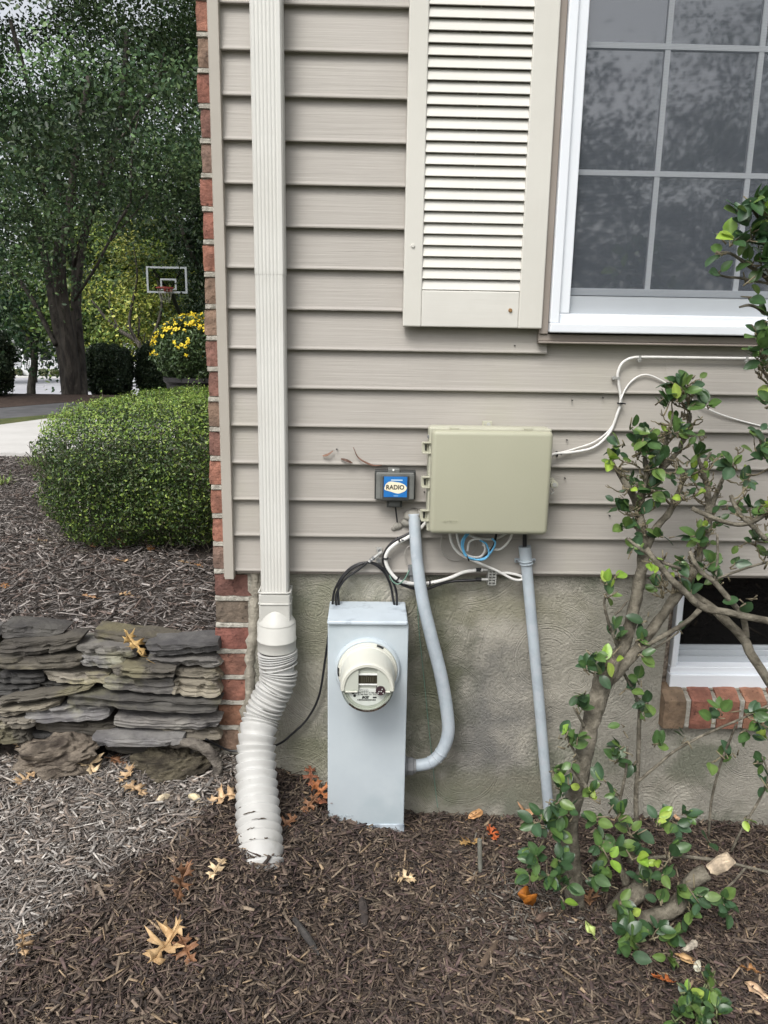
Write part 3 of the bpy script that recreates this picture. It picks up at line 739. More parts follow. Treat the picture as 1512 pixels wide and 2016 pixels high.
# ------------------------------------------------------------------ electric meter cabinet
def meter():
    Y = -.145
    x0, x1 = P(645, 1500, Y).x, P(798, 1500, Y).x
    zt = .677; zb = -.05
    t = thing('electric_meter_cabinet', 'tall grey blue steel cabinet with a round electricity meter, standing in mulch against the foundation', 'electric meter', ((x0+x1)/2, -.08, .05))
    c = MB(); c.box(x0, x1, Y, -.004, zb, zt-.014); c.build('cabinet', mMeterBox, t, bevel=.003)
    h = MB(); hx0, hx1 = P(644, 1225, Y-.010).x, P(803, 1225, Y-.010).x; hz = P(720, 1231, Y-.01).z
    h.add([(hx0, Y-.010, hz), (hx1, Y-.010, hz), (hx1, -.004, hz), (hx0, -.004, hz), (hx0, Y-.010, zt-.001), (hx1, Y-.010, zt-.001), (hx1, -.004, zt+.004), (hx0, -.004, zt+.004)], [(0,3,2,1),(4,5,6,7),(0,1,5,4),(1,2,6,5),(2,3,7,6),(3,0,4,7)])
    h.build('hood', mHood, t, bevel=.004, seg=3)
    # bottom lip and embossed mark
    l = MB(); l.box(x0-.001, x1+.001, Y-.003, Y+.004, P(720, 1621, Y).z-.03, P(720, 1622, Y).z); l.build('bottom_lip', mHood, t, bevel=.001)
    p = P(682, 1606, Y); text_obj('maker_lettering', 'MILBANK', .010, (p.x, Y-.0004, p.z), None, mMeterBox, t, .0006)
    # socket ring
    yr = Y-.0
    zc = P(723, 1261, Y-.02).z-.0885; xc = P(723.5, 1330, Y-.03).x
    def prof(name, pr, mat, n=64, a0=0, a1=360, parent=None, smooth=True):
        full = (a1-a0) >= 360; V, F = [], []
        m = n if full else n+1
        for (r_, y) in pr:
            for i in range(m):
                a = math.radians(a0+(a1-a0)*i/n); V.append((xc+r_*math.cos(a), y, zc+r_*math.sin(a)))
        for j in range(len(pr)-1):
            for i in range(n): F.append((j*m+i, j*m+(i+1) % m, (j+1)*m+(i+1) % m, (j+1)*m+i)[::-1])
        b = MB(); b.add(V, F); o = b.build(name, mat, parent, smooth=smooth)
        if smooth:
            md = o.modifiers.new('es', 'EDGE_SPLIT'); md.split_angle = math.radians(38)
        return o
    ring = prof('socket_ring', [(.0895, Y+.001), (.0893, Y-.008), (.0875, Y-.014), (.0845, Y-.017), (.0815, Y-.017), (.0815, Y-.008)], mMeterBox, parent=t)
    mt = prof('meter', [(.0815, Y-.006), (.0805, Y-.019), (.079, Y-.022), (.0745, Y-.0235)], mMeter, parent=t)
    for (a0, a1) in ((58, 72), (172, 190)):
        prof('slot', [(.0810, Y-.0195), (.0795, Y-.0225), (.0765, Y-.0240)], mBlack, 10, a0, a1, parent=mt)
    YT = Y-.128       # front of the meter
    lo = -5
    prof('cover', [(.0750, Y-.0235), (.0750, Y-.030), (.0725, Y-.033), (.0700, YT+.010), (.0685, YT+.003), (.0660, YT), (.0600, YT), (.0585, YT+.0015), (.0580, YT+.012)], mMeter, 56, lo, 180-lo, parent=mt)
    prof('clear_bowl', [(.0745, Y-.0235), (.0725, Y-.030), (.0690, YT+.014), (.0665, YT+.005), (.0600, YT+.003)], mClear, 40, 180-lo, 360+lo, parent=mt)
    prof('clear_front', [(.0600, YT+.003), (.0001, YT+.003)], mClear, 40, 180-lo, 360+lo, parent=mt)
    prof('bowl_rim', [(.0640, YT+.016), (.0640, YT+.010), (.0600, YT+.010), (.0595, YT+.016)], mMeterF, 40, 180-lo, 360+lo, parent=mt)
    prof('core', [(.0600, Y-.03), (.0595, YT+.020)], mMeterF, 40, 180-lo, 360+lo, parent=mt)
    # face disc
    b = MB(); V, F = cyl_y(xc, zc, YT+.014, YT+.024, .0590, .0590, 56); b.add(V, F); b.build('face_disc', mMeterF, mt)
    b = MB(); n = 40; R_ = .0525; yl = YT+.0132
    pts = [(xc+R_*math.cos(math.radians(a)), yl, zc+.0+R_*math.sin(math.radians(a))) for a in np.linspace(180+5, 355, n)]
    b.add(pts, [tuple(range(n))]); b.build('label_plate', mLabel, mt)
    zl = zc+math.sin(math.radians(lo))*.066     # chord under which the label shows
    # raised upper panels left and right of the display
    def panel(xa, xb, zlo, name):
        V = []; m = 14; yp = YT+.004
        arc = [(x, math.sqrt(max(0, .0575**2-(x-xc)**2))) for x in np.linspace(xa, xb, m)]
        top = [(x, yp, zc+z) for x, z in arc]; bot = [(xb, yp, zlo), (xa, yp, zlo)]
        pl = top+bot; V = pl+[(x, YT+.0135, z) for x, y, z in pl]; k = len(pl)
        F = [tuple(range(k))]+[(i, (i+1) % k, (i+1) % k+k, i+k) for i in range(k)]
        q = MB(); q.add(V, F); return q.build(name, mMeterF, mt, bevel=.0015)
    panel(xc-.0570, xc-.0250, zl-.001, 'left_panel'); panel(xc+.0260, xc+.0570, zl-.001, 'right_panel')
    for xa_, xb_ in ((xc-.0570, xc-.0255), (xc+.0455, xc+.0590)):
        b = MB(); b.box(xa_, xb_, YT+.0005, YT+.013, zl-.0050, zl-.0012); b.build('lower_edge', mMeter, mt, bevel=.001)
    b = MB(); b.box(xc-.0235, xc+.0245, YT+.010, YT+.0137, zc+.010, zc+.034); b.build('display', mLCD, mt)
    for za_ in (zc+.0070, zc+.0345):
        b = MB(); b.box(xc-.0240, xc+.0250, YT+.008, YT+.0137, za_, za_+.003); b.build('display_bezel', mLabel, mt)
    b = MB()
    for i in range(6): 
        xx = xc-.015+i*.0056; b.box(xx, xx+.0010, YT+.0094, YT+.0099, zc+.015, zc+.028)
    b.build('display_digits', M('lcd_segment', (.09,.085,.06), None, 5, .4), mt)
    b = MB(); V, F = cyl_y(xc+.0335, zl+.001, YT-.0008, YT+.0137, .0122, .0122, 28); b.add(V, F); ln = b.build('sensor_lens', M('smoked_lens', (.05,.03,.035), None, 5, .15), mt)
    b = MB()
    for dx, dz in ((.004, .005), (-.004, -.0015), (.0015, -.0015), (-.0065, -.006), (.007, -.006)):
        V, F = cyl_y(xc+.0335+dx, zl+.001+dz, YT-.0016, YT-.0009, .0013, .0013, 10); b.add(V, F)
    b.build('lens_dots', mLabel, mt)
    b = MB(); V, F = cyl_y(xc-.037, zl-.010, YT+.0120, YT+.0131, .0042, .0042, 16); b.add(V, F); V, F = cyl_y(xc-.033, zl-.019, YT+.0125, YT+.0131, .0038, .0038, 16); b.add(V, F)
    for i in range(5):
        b.box(xc-.017+i*.0046, xc-.0166+i*.0046, YT+.0125, YT+.0131, zl-.016, zl-.002)
    for i in range(4):
        b.box(xc-.017, xc+.0015, YT+.0124, YT+.0130, zl-.0024-i*.0042, zl-.0020-i*.0042)
    x = xc-.026; rs = random.Random(2)
    while x < xc+.022:
        ww = rs.choice((.0005, .0008, .0012)); b.box(x, x+ww, YT+.0125, YT+.0131, zl-.0325, zl-.0285); x += ww+rs.choice((.0005, .0009))
    b.box(xc+.014, xc+.024, YT+.0125, YT+.0131, zl-.0255, zl-.0215)
    b.build('label_print', mInk, mt)
    yT = YT+.0128
    for s_, sz, dx, dz, sh, bo in (('I-210+c', .0052, -.024, -.0125, 0, .0001), ('G 756 852 053', .0052, .020, -.0125, 0, .0001), ('CL 200   240V   3W   FM2S', .0042, 0, -.0185, 0, 0), ('BGE', .0095, -.006, -.0275, .35, .0004), ('BALTIMORE', .0028, .0, -.0405, 0, 0)):
        if s_ == 'BALTIMORE': continue
        text_obj('lettering', s_, sz, (xc+dx, yT, zl+dz*.86), None, mInk, mt, .0002, shear=sh, bold=bo)
    adopt(t)
meter()

# ------------------------------------------------------------------ conduits
def conduits():
    t = thing('curved_conduit', 'thick grey conduit curving down the wall from a putty patch to the meter cabinet side', 'pipe', P(830, 1515, -.08))
    ctl = [(815, 1012, -.030, .0165), (818, 1060, -.045, .0165), (822, 1110, -.055, .0165), (832, 1180, -.062, .0175), (848, 1250, -.066, .0185), (868, 1330, -.068, .019), (880, 1400, -.070, .019), (882, 1445, -.072, .019), (868, 1482, -.075, .0185), (845, 1502, -.077, .018), (812, 1508, -.078, .0175)]
    pt, rr = smooth_path([P(a, b, y) for a, b, y, r_ in ctl], 10, [q[3]*.98 for q in ctl])
    b = MB(); b.tube(pt, rr, 24); b.build('pipe', mConduit, t, smooth=True)
    b = MB()
    for px, py in ((846, 1498), (856, 1489), (864, 1480)):
        i = min(range(len(pt)), key=lambda k: (pt[k]-P(px, py, pt[k].y)).length)
        d = (pt[i+1]-pt[i-1]).normalized(); b.tube([pt[i]-d*.0015, pt[i]+d*.0015], rr[i]+.0011, 24)
    b.build('crimp_ring', mConduit, t, smooth=True)
    f = MB(); p = P(812, 1508, -.078)
    xa = P(799, 1505, -.09).x
    f.tube([(xa-.002, p.y, p.z), (xa+.004, p.y, p.z)], .029, 24); f.tube([(xa+.004, p.y, p.z), (xa+.022, p.y, p.z)], .026, 8); f.tube([(xa+.022, p.y, p.z), (xa+.030, p.y, p.z)], .021, 20)
    f.build('fitting', mFit, t, bevel=.002)
    pp = MB(); rs = random.Random(4)
    for (px, py, rx, rz, ry) in ((815, 1016, .030, .021, .024), (803, 1028, .022, .014, .014), (783, 1035, .014, .012, .008), (775, 1040, .008, .008, .006), (826, 1012, .012, .014, .02)):
        c = P(px, py, -.018); n = 14
        V = []; F = []
        for j in range(9):
            for i in range(n):
                a = 2*math.pi*i/n; e = math.pi*j/8; d = Vector((math.cos(a)*math.sin(e)*rx, -math.cos(e)*ry, math.sin(a)*math.sin(e)*rz))
                V.append(c+d*(1+.25*mnoise.noise(d*60+Vector((px, 0, 0)))))
        F = [(j*n+i, j*n+(i+1) % n, (j+1)*n+(i+1) % n, (j+1)*n+i) for j in range(8) for i in range(n)]
        pp.add(V, F)
    pp.build('putty', mPutty, t, smooth=True)
    adopt(t)
    t = thing('straight_conduit', 'straight pale grey conduit clamped below the beige enclosure, leaning right into the mulch', 'pipe', P(1085, 1600, -.05))
    b = MB(); a0, a1 = P(1033, 1076, -.045), P(1084, 1640, -.06); 
    b.tube([a0, a0.lerp(a1, .5)+Vector((.001, 0, 0)), a1], .0155, 24); b.tube([a0+Vector((0, 0, .0005)), a0-(a1-a0).normalized()*-.045], .0172, 24); b.build('pipe', mConduit, t, smooth=True).modifiers.new('e', 'EDGE_SPLIT')
    c = MB(); p = P(1036, 1107, -.047); d = (a0-a1).normalized()
    for k in (-.004, .004): c.tube([p+d*(k-.0022), p+d*(k+.0022)], .0192, 24)
    for s_ in (-1, 1):
        c.box(p.x+(.015 if s_ > 0 else -.029), p.x+(.029 if s_ > 0 else -.015), -.034, -.024, p.z-.006, p.z+.006)
    cl = c.build('clamp', mConduit, t, bevel=.002)
    for s_ in (-1, 1): c = MB(); V, F = cyl_y(p.x+s_*.0245, p.z, -.038, -.034, .0032, .0032, 12); c.add(V, F); c.build('screw', mFit, cl)
    c = MB(); c.tube([P(1033, 1040, -.045), P(1033, 1080, -.045)], .006, 10); c.build('wire', mBlackC, t)
    adopt(t)
conduits()

# ------------------------------------------------------------------ telecom enclosure
def enclosure():
    YF = -.135
    tl, trr, br, bl = P(851, 843, YF), P(1090, 848, YF), P(1080, 1053, YF), P(846, 1049, YF)
    x0 = (tl.x+bl.x)/2; x1 = (trr.x+br.x)/2; z0 = (bl.z+br.z)/2-.003; z1 = (tl.z+trr.z)/2-.004
    t = thing('utility_enclosure', 'large beige green plastic utility box hinged at left, mounted on the siding', 'utility box', ((x0+x1)/2, YF, z0))
    b = MB(); b.box(x0-.004, x1+.004, YF+.055, -.030, z0-.003, z1+.004); base = b.build('base', mBoxB, t, bevel=.01, seg=3)
    b = MB(); b.box(x0-.004, x1+.004, YF+.042, YF+.054, z0-.003, z1+.003); b.build('cover_flange', mBoxB, t, bevel=.004)
    b = MB(); b.box(x0, x1, YF, YF+.0415, z0, z1); b.build('cover', mBoxG, t, bevel=.013, seg=5).data.polygons.foreach_set('use_smooth', [True]*6)
    for py in (880, 947, 1012):
        p = P(843, py, YF+.06); q = MB()
        q.box(x0-.022, x0-.004, YF+.05, YF+.06, p.z-.014, p.z+.014)
        q.box(x0-.020, x0+.004, YF+.036, YF+.052, p.z+.012, p.z+.0155); q.box(x0-.020, x0+.004, YF+.036, YF+.052, p.z-.0155, p.z-.012)
        hg = q.build('hinge', mBoxB, t, bevel=.001)
        q = MB(); q.box(x0-.014, x0-.010, YF+.047, YF+.0503, p.z-.008, p.z+.008); q.build('hinge_slot', mBlack, hg)
    q = MB(); p = P(845, 860, YF+.07); V, F = cyl_y(p.x, p.z, YF+.06, YF+.08, .005, .005, 14); q.add(V, F); q.build('side_bolt', mFit, t)
    # latch on the right
    p = P(1090, 953, YF+.05); q = MB()
    V, F = cyl_y(p.x, p.z, YF+.04, YF+.075, .0095, .0095, 20); q.add(V, F); q.box(x1, p.x, YF+.05, YF+.075, p.z-.008, p.z+.014)
    la = q.build('latch', mBoxB, t); q = MB(); V, F = cyl_y(p.x, p.z, YF+.037, YF+.041, .006, .006, 16); q.add(V, F); q.build('latch_bolt', mMetal, la)
    q = MB(); q.tube([p+Vector((-.004, 0, -.012)), p+Vector((.002, 0, -.022)), p+Vector((-.006, 0, -.028)), p+Vector((-.010, 0, -.020))], .0016, 8); q.build('tie_loop', mMetal, la)
    # top mounting tab
    p = P(960, 838, -.035); q = MB(); q.box(p.x-.014, p.x+.012, -.034, -.026, z1, p.z+.012); tb = q.build('mounting_tab', mBoxB, t, bevel=.001)
    q = MB(); V, F = cyl_y(p.x+.002, p.z+.003, -.039, -.034, .0055, .0055, 16); q.add(V, F); V, F = cyl_y(p.x-.008, p.z+.003, -.0345, -.0338, .002, .002, 10); q.add(V, F); q.build('tab_screw', mMetal, tb)
    for px in (895, 1040):
        q = MB(); p = P(px, 842, YF+.04); q.box(p.x-.012, p.x+.012, YF+.03, YF+.042, z1, z1+.0045); q.build('top_clip', mBoxB, t, bevel=.001)
    p = P(885, 1026, YF); text_obj('embossed_lettering', 'verizon', .0150, (p.x, YF-.0004, p.z), None, mBoxG, t, .0006)
    adopt(t)
enclosure()

# ------------------------------------------------------------------ small radio module
def radio():
    Y = -.058
    a, b_ = P(738, 928, Y), P(818, 986, Y)
    t = thing('radio_module', 'small smoky grey radio unit with a blue sticker reading RADIO', 'radio unit', ((a.x+b_.x)/2, Y, b_.z))
    q = MB(); q.box(a.x, b_.x, -.042, -.021, b_.z, a.z); q.build('back_plate', mRadioD, t, bevel=.002)
    q = MB(); dx = b_.x-a.x
    q.box(a.x+.004, b_.x-.005, -.054, -.0421, b_.z+.001, a.z-.004); q.build('housing', mRadio, t, bevel=.0025)
    for ra, rb in ((.04, .15), (.86, .96)):
        q = MB(); q.box(a.x+dx*ra, a.x+dx*rb, -.0565, -.0542, b_.z+.004, a.z-.009); q.build('side_rib', mRadio, t, bevel=.001)
    q = MB(); q.box(a.x+dx*.19, b_.x-dx*.17, Y, -.0541, b_.z-.001, a.z-.012); q.build('cover', mRadioD, t, bevel=.002)
    c = P(776, 924, Y); q = MB(); q.box(c.x-.016, c.x+.016, -.05, -.021, a.z-.010, a.z+.006); tp = q.build('top_tab', mRadio, t, bevel=.002)
    q = MB(); V, F = cyl_y(c.x-.002, c.z-.003, -.0535, -.050, .003, .003, 12); q.add(V, F); q.build('rivet', mLabel, tp)
    c2 = P(777, 992, Y); q = MB(); q.box(c2.x-.021, c2.x+.021, -.045, -.021, c2.z-.013, b_.z-.0003); q.box(c2.x-.015, c2.x+.015, -.052, -.0452, c2.z-.010, b_.z-.0003); q.build('cable_port', mRadioD, t, bevel=.002)
    sa, sb = P(756, 938, Y), P(801, 979, Y)
    q = MB(); q.box(sa.x, sb.x, Y-.0007, Y-.0001, sb.z, sa.z); st = q.build('sticker', mBlue, t)
    q = MB(); outline = [(.03,.48), (.10,.66), (.27,.76), (.5,.74), (.72,.70), (.9,.60), (.985,.46), (.93,.32), (.80,.24), (.64,.18), (.5,.20), (.3,.27), (.1,.33), (.03,.38)]
    W_, H_ = sb.x-sa.x, sa.z-sb.z
    q.add([(sa.x+u*W_, Y-.0011, sb.z+v*H_) for u, v in smooth_loop(outline)], [tuple(range(len(smooth_loop(outline))))]); q.build('oval', mCream, st)
    text_obj('lettering', 'RADIO', .0172, ((sa.x+sb.x)/2-.001, Y-.0014, sb.z+.475*H_), None, mInk, st, .0002, bold=.0004, xs=.93)
    mm = M('pale_print', (.5,.65,.75), None, 10, .5)
    q = MB(); q.box(sa.x+.30*W_, sa.x+.80*W_, Y-.0009, Y-.0007, sb.z+.80*H_, sb.z+.86*H_); q.build('worn_print', mm, st)
    q = MB(); q.box(sa.x+.42*W_, sa.x+.62*W_, Y-.0009, Y-.0007, sb.z+.055*H_, sb.z+.075*H_); q.build('sticker_line', mm, st)
    q = MB(); q.tube(smooth_path(pxpath([(778, 996, -.035), (780, 1010, -.036), (782, 1028, -.026)])), .0022, 8); q.build('lead_wire', mBlackC, t, smooth=True)
    adopt(t)
def smooth_loop(pts, sub=4):
    n = len(pts); out = []
    for i in range(n):
        p0, p1, p2, p3 = [np.array(pts[(i+k-1) % n], float) for k in range(4)]
        for k in range(sub):
            t = k/sub; out.append(tuple(.5*((2*p1)+(p2-p0)*t+(2*p0-5*p1+4*p2-p3)*t*t+(3*p1-p0-3*p2+p3)*t**3)))
    return out
radio()

# ------------------------------------------------------------------ cables
def cable(name, lst, r, mat, label, cat='cable', group=None, n=9, sub=7):
    b = MB(); b.tube(smooth_path([P(*q) for q in lst], sub), r, n)
    o = b.build(name, mat, smooth=True); tag(o, label, cat, group); return o
def band(at_, d, r, mat, name, label, L_=.004, group='cable ties'):
    p = P(*at_); d = Vector(d).normalized(); b = MB(); b.tube([p-d*L_/2, p+d*L_/2], r, 12); b.tube([p+Vector((r*.8, -.002, 0)), p+Vector((r*1.3+.003, -.003, -.001))], .0018, 6)
    o = b.build(name, mat); tag(o, label, 'cable tie', group); return o
Yc = -.030
# coil of black cable behind the cabinet top
def coil():
    t = thing('cable_coil', 'loose coil of black cable looping above the meter cabinet hood', 'cable coil', P(715, 1195, -.03))
    loops = [[(800, 1190, -.03), (783, 1210, -.03), (775, 1185, -.03), (768, 1150, -.03), (752, 1122, -.028), (728, 1108, -.026), (700, 1112, -.026), (676, 1132, -.028), (658, 1165, -.03), (654, 1205, -.03)],
             [(781, 1205, -.034), (780, 1165, -.034), (766, 1132, -.034), (745, 1113, -.034), (722, 1107, -.034), (690, 1122, -.034), (668, 1150, -.034), (666, 1180, -.034), (670, 1205, -.034)],
             [(722, 1108, -.038), (705, 1122, -.038), (680, 1140, -.038), (664, 1165, -.038), (661, 1185, -.038), (667, 1205, -.038)]]
    for l in loops:
        b = MB(); b.tube(smooth_path([P(*q) for q in l[1 if l[0] == (800, 1190, -.03) else 0:]], 8), .0033, 8); b.build('cable_loop', mBlackC, t, smooth=True)
    adopt(t)
coil()
cable('ground_cable', [(652, 1200, -.03), (648, 1240, -.028), (640, 1300, -.02), (628, 1370, -.018), (605, 1415, -.02), (575, 1445, -.03), (548, 1465, -.04), (500, 1478, -.03), (455, 1478, -.02), (430, 1468, -.03), (405, 1455, -.06)], .0034, mBlackC, 'thin black cable sagging from the cabinet, behind the corrugated hose, to the stone wall')
cable('black_bundle_cable', [(846, 1012, -.03), (822, 1040, -.028), (800, 1053, -.030), (778, 1064, -.034), (762, 1080, -.036), (755, 1100, -.036), (760, 1120, -.036), (775, 1140, -.034), (800, 1154, -.03), (835, 1160, -.028), (880, 1146, -.03), (935, 1142, -.034), (952, 1141, -.036)], .0042, mBlackC, 'black cable curving outside the white one from the conduit to the bracket')
cable('white_bundle_cable', [(846, 1020, -.035), (828, 1040, -.034), (803, 1058, -.034), (780, 1070, -.040), (764, 1085, -.042), (759, 1102, -.042), (766, 1122, -.042), (785, 1142, -.040), (815, 1149, -.035), (850, 1147, -.034), (885, 1138, -.036), (915, 1126, -.038), (950, 1122, -.040)], .0052, mWhiteC, 'thick white cable curving behind the grey conduit to the metal bracket')
band((785, 1062, -.042), (.9, 0, .5), .0085, mBlackC, 'cable_tie', 'black tie on the white loop just left of the grey conduit top')
band((759, 1099, -.042), (0, 0, 1), .0085, mBlackC, 'cable_tie', 'black tie at the leftmost bend of the white loop')
band((783, 1139, -.042), (1, 0, -.6), .0085, mBlackC, 'cable_tie', 'black tie on the white loop above the green wire')
band((846, 1148, -.036), (1, 0, 0), .0085, mBlackC, 'cable_tie', 'black tie right of the grey conduit where white and black cables part')
cable('green_wire', [(810, 1113, -.03), (802, 1130, -.045), (795, 1142, -.05), (783, 1150, -.05), (772, 1143, -.045), (766, 1130, -.036)], .0018, mGreenC, 'thin green wire hooked over the white cable loop', 'wire')
cable('grey_wire', [(812, 1072, -.04), (800, 1080, -.03), (797, 1095, -.026), (803, 1115, -.024), (812, 1124, -.024)], .0014, mGreyC, 'thin grey wire bowed out left of the curved conduit', 'wire')
cable('grey_loop_wire', [(870, 1050, -.03), (869, 1078, -.026), (880, 1098, -.024), (900, 1103, -.024), (925, 1094, -.026), (938, 1075, -.03), (930, 1055, -.05)], .0015, mGreyC, 'thin grey wire looping under the enclosure left corner', 'wire')
cable('dark_green_wire', [(822, 1165, -.02), (824, 1230, -.012), (834, 1330, -.010), (846, 1450, -.010), (858, 1560, -.012), (862, 1590, -.02)], .0012, mGreenC, 'very thin dark wire running down the stucco beside the curved conduit', 'wire')
# white cables under the enclosure
cable('white_cable', [(885, 1045, -.06), (890, 1070, -.055), (905, 1090, -.052), (935, 1105, -.05), (975, 1122, -.045), (1010, 1140, -.045), (1027, 1141, -.045), (1025, 1134, -.043), (1000, 1128, -.04), (985, 1129, -.04)], .0038, mWhiteC, 'white cable running from the enclosure past the bracket and doubling back', group=None)
cable('white_cable', [(898, 1045, -.07), (905, 1075, -.065), (920, 1093, -.06), (945, 1096, -.06), (955, 1080, -.06), (945, 1062, -.06), (925, 1066, -.062), (920, 1085, -.064)], .003, mWhiteC, 'white cable forming a tight ring beneath the blue cable')
cable('white_cable', [(1010, 1045, -.06), (1002, 1065, -.055), (985, 1081, -.052), (965, 1080, -.05), (950, 1072, -.052)], .0034, mWhiteC, 'white cable drooping under the enclosure just left of the straight conduit')
cable('white_cable', [(1000, 1048, -.05), (975, 1061, -.045), (945, 1060, -.045), (920, 1052, -.05)], .0032, mWhiteC, 'short white cable hugging the enclosure bottom edge')
cable('blue_cable', [(925, 1048, -.075), (914, 1062, -.078), (912, 1080, -.078), (920, 1096, -.076), (935, 1102, -.075), (955, 1098, -.074), (970, 1082, -.07), (975, 1068, -.066), (968, 1060, -.066)], .0028, mBlueC, 'bright blue cable hanging in a loop under the enclosure, outer turn', group='blue data cables')
cable('blue_cable', [(920, 1048, -.08), (909, 1068, -.082), (915, 1092, -.080), (930, 1100, -.08), (950, 1102, -.078), (962, 1092, -.075), (958, 1072, -.07), (945, 1064, -.07)], .0026, mBlueC, 'bright blue cable hanging in a loop under the enclosure, inner turn', group='blue data cables')
cable('black_cable', [(978, 1045, -.06), (975, 1062, -.058), (972, 1075, -.056), (960, 1090, -.054), (950, 1100, -.052)], .0036, mBlackC, 'short black cable dropping from the middle of the enclosure bottom')
band((921, 1099, -.078), (1, 0, .5), .009, mBlackC, 'cable_tie', 'black tie holding the blue and white cables under the enclosure')
# right-hand white cables
cable('white_cable', [(1082, 897, -.06), (1095, 893, -.04), (1130, 890, -.03), (1170, 880, -.026), (1200, 852, -.026), (1215, 815, -.026), (1222, 790, -.026), (1218, 755, -.026), (1216, 735, -.026), (1225, 715, -.026), (1243, 705, -.026), (1270, 703, -.026), (1350, 704, -.026), (1420, 705, -.026), (1512, 706, -.026), (1640, 708, -.026)], .0038, mWhiteC, 'thick white cable rising from the enclosure then running level under the window')
cable('white_cable', [(1082, 902, -.055), (1095, 894, -.035), (1130, 884, -.024), (1170, 870, -.022), (1200, 846, -.022), (1218, 812, -.022), (1221, 790, -.030), (1235, 760, -.024), (1255, 742, -.022), (1275, 738, -.022), (1300, 748, -.022), (1330, 766, -.022), (1380, 798, -.022), (1430, 820, -.022), (1512, 842, -.022), (1600, 860, -.022)], .0024, mWhiteC, 'thin white cable branching off and sagging right behind the shrub')
band((1096, 894, -.034), (1, 0, .1), .0085, mBlackC, 'cable_tie', 'black tie on the white cables at the enclosure right edge')
band((1221, 794, -.028), (0, 0, 1), .0085, mBlackC, 'cable_tie', 'black tie where the thin white cable branches off')
for px, py, lb in ((1208, 744, 'metal clip left of the rising white cable'), (1258, 709, 'metal clip at the start of the level white cable'), (1468, 711, 'metal clip on the level white cable near the frame right edge')):
    p = P(px, py, -.024); b = MB(); V, F = cyl_y(p.x, p.z, -.030, -.0205, .005, .005, 12); b.add(V, F); b.box(p.x, p.x+.016, -.0315, -.0300, p.z-.003, p.z+.003) if px == 1208 else b.box(p.x-.003, p.x+.003, -.0315, -.0300, p.z, p.z+.012)
    o = b.build('cable_clip', mMetal); tag(o, lb, 'cable clip', 'metal cable clips')
def bracket1():
    t = thing('coax_connector', 'small metal grounding connector where the black coil meets the siding edge', 'connector', P(735, 1100, -.03))
    b = MB(); a, c = P(726, 1106, -.042), P(752, 1086, -.040); b.tube([a, c], .0042, 8); b.build('barrel', mMetal, t)
    b = MB(); b.tube([a.lerp(c, .28), a.lerp(c, .42)], .0062, 6); b.tube([a.lerp(c, .1), a.lerp(c, .2)], .0055, 6); b.build('nut', mFit, t)
    for px, py in ((747, 1083), (746, 1103)):
        p = P(px, py, -.03); q = MB(); q.box(p.x-.008, p.x+.007, -.034, -.0215, p.z-.007, p.z+.007); lg = q.build('lug', mMetal, t, bevel=.001)
        q = MB(); V, F = cyl_y(p.x, p.z, -.039, -.034, .0042, .0042, 10); q.add(V, F); q.build('screw', mFit, lg)
    adopt(t)
    t = thing('ground_block', 'small slotted metal cable bracket on the stucco left of the straight conduit', 'bracket', P(968, 1148, -.03))
    p = P(968, 1135, -.03); q = MB()
    x0, x1, z0, z1 = p.x-.0115, p.x+.0115, p.z-.022, p.z+.020
    q.box(x0, x0+.003, -.040, -.004, z0, z1); q.box(x1-.003, x1, -.040, -.004, z0, z1)
    for k in range(6): q.box(x0+.003, x1-.003, -.038, -.028, z0+(z1-z0)*k/5-.0016, z0+(z1-z0)*k/5+.0016)
    q.box(p.x-.0012, p.x+.0012, -.0385, -.030, z0, z1); q.build('frame', mMetal, t)
    for py in (1122, 1141):
        a = P(937, py, -.04); c = P(960, py+0, -.038); q = MB(); q.tube([a, a.lerp(c, .45)], .0058, 10); fe = q.build('ferrule', mBlack, t); q = MB(); q.tube([a.lerp(c, .45), c], .0042, 6); q.build('connector_nut', mMetal, fe)
    q = MB(); q.tube([P(975, 1127, -.038), P(988, 1129, -.04)], .0045, 6); q.build('connector', mMetal, t)
    adopt(t)
    t = MB(); p = P(808, 1122, -.03); t.box(p.x-.006, p.x+.010, -.04, -.004, p.z-.014, p.z+.012); t.box(p.x-.001, p.x+.012, -.035, -.004, p.z-.045, p.z-.015)
    o = t.build('grounding_clamp', mFit, bevel=.002); tag(o, 'grey grounding clamp half hidden behind the curved conduit', 'clamp')
bracket1()

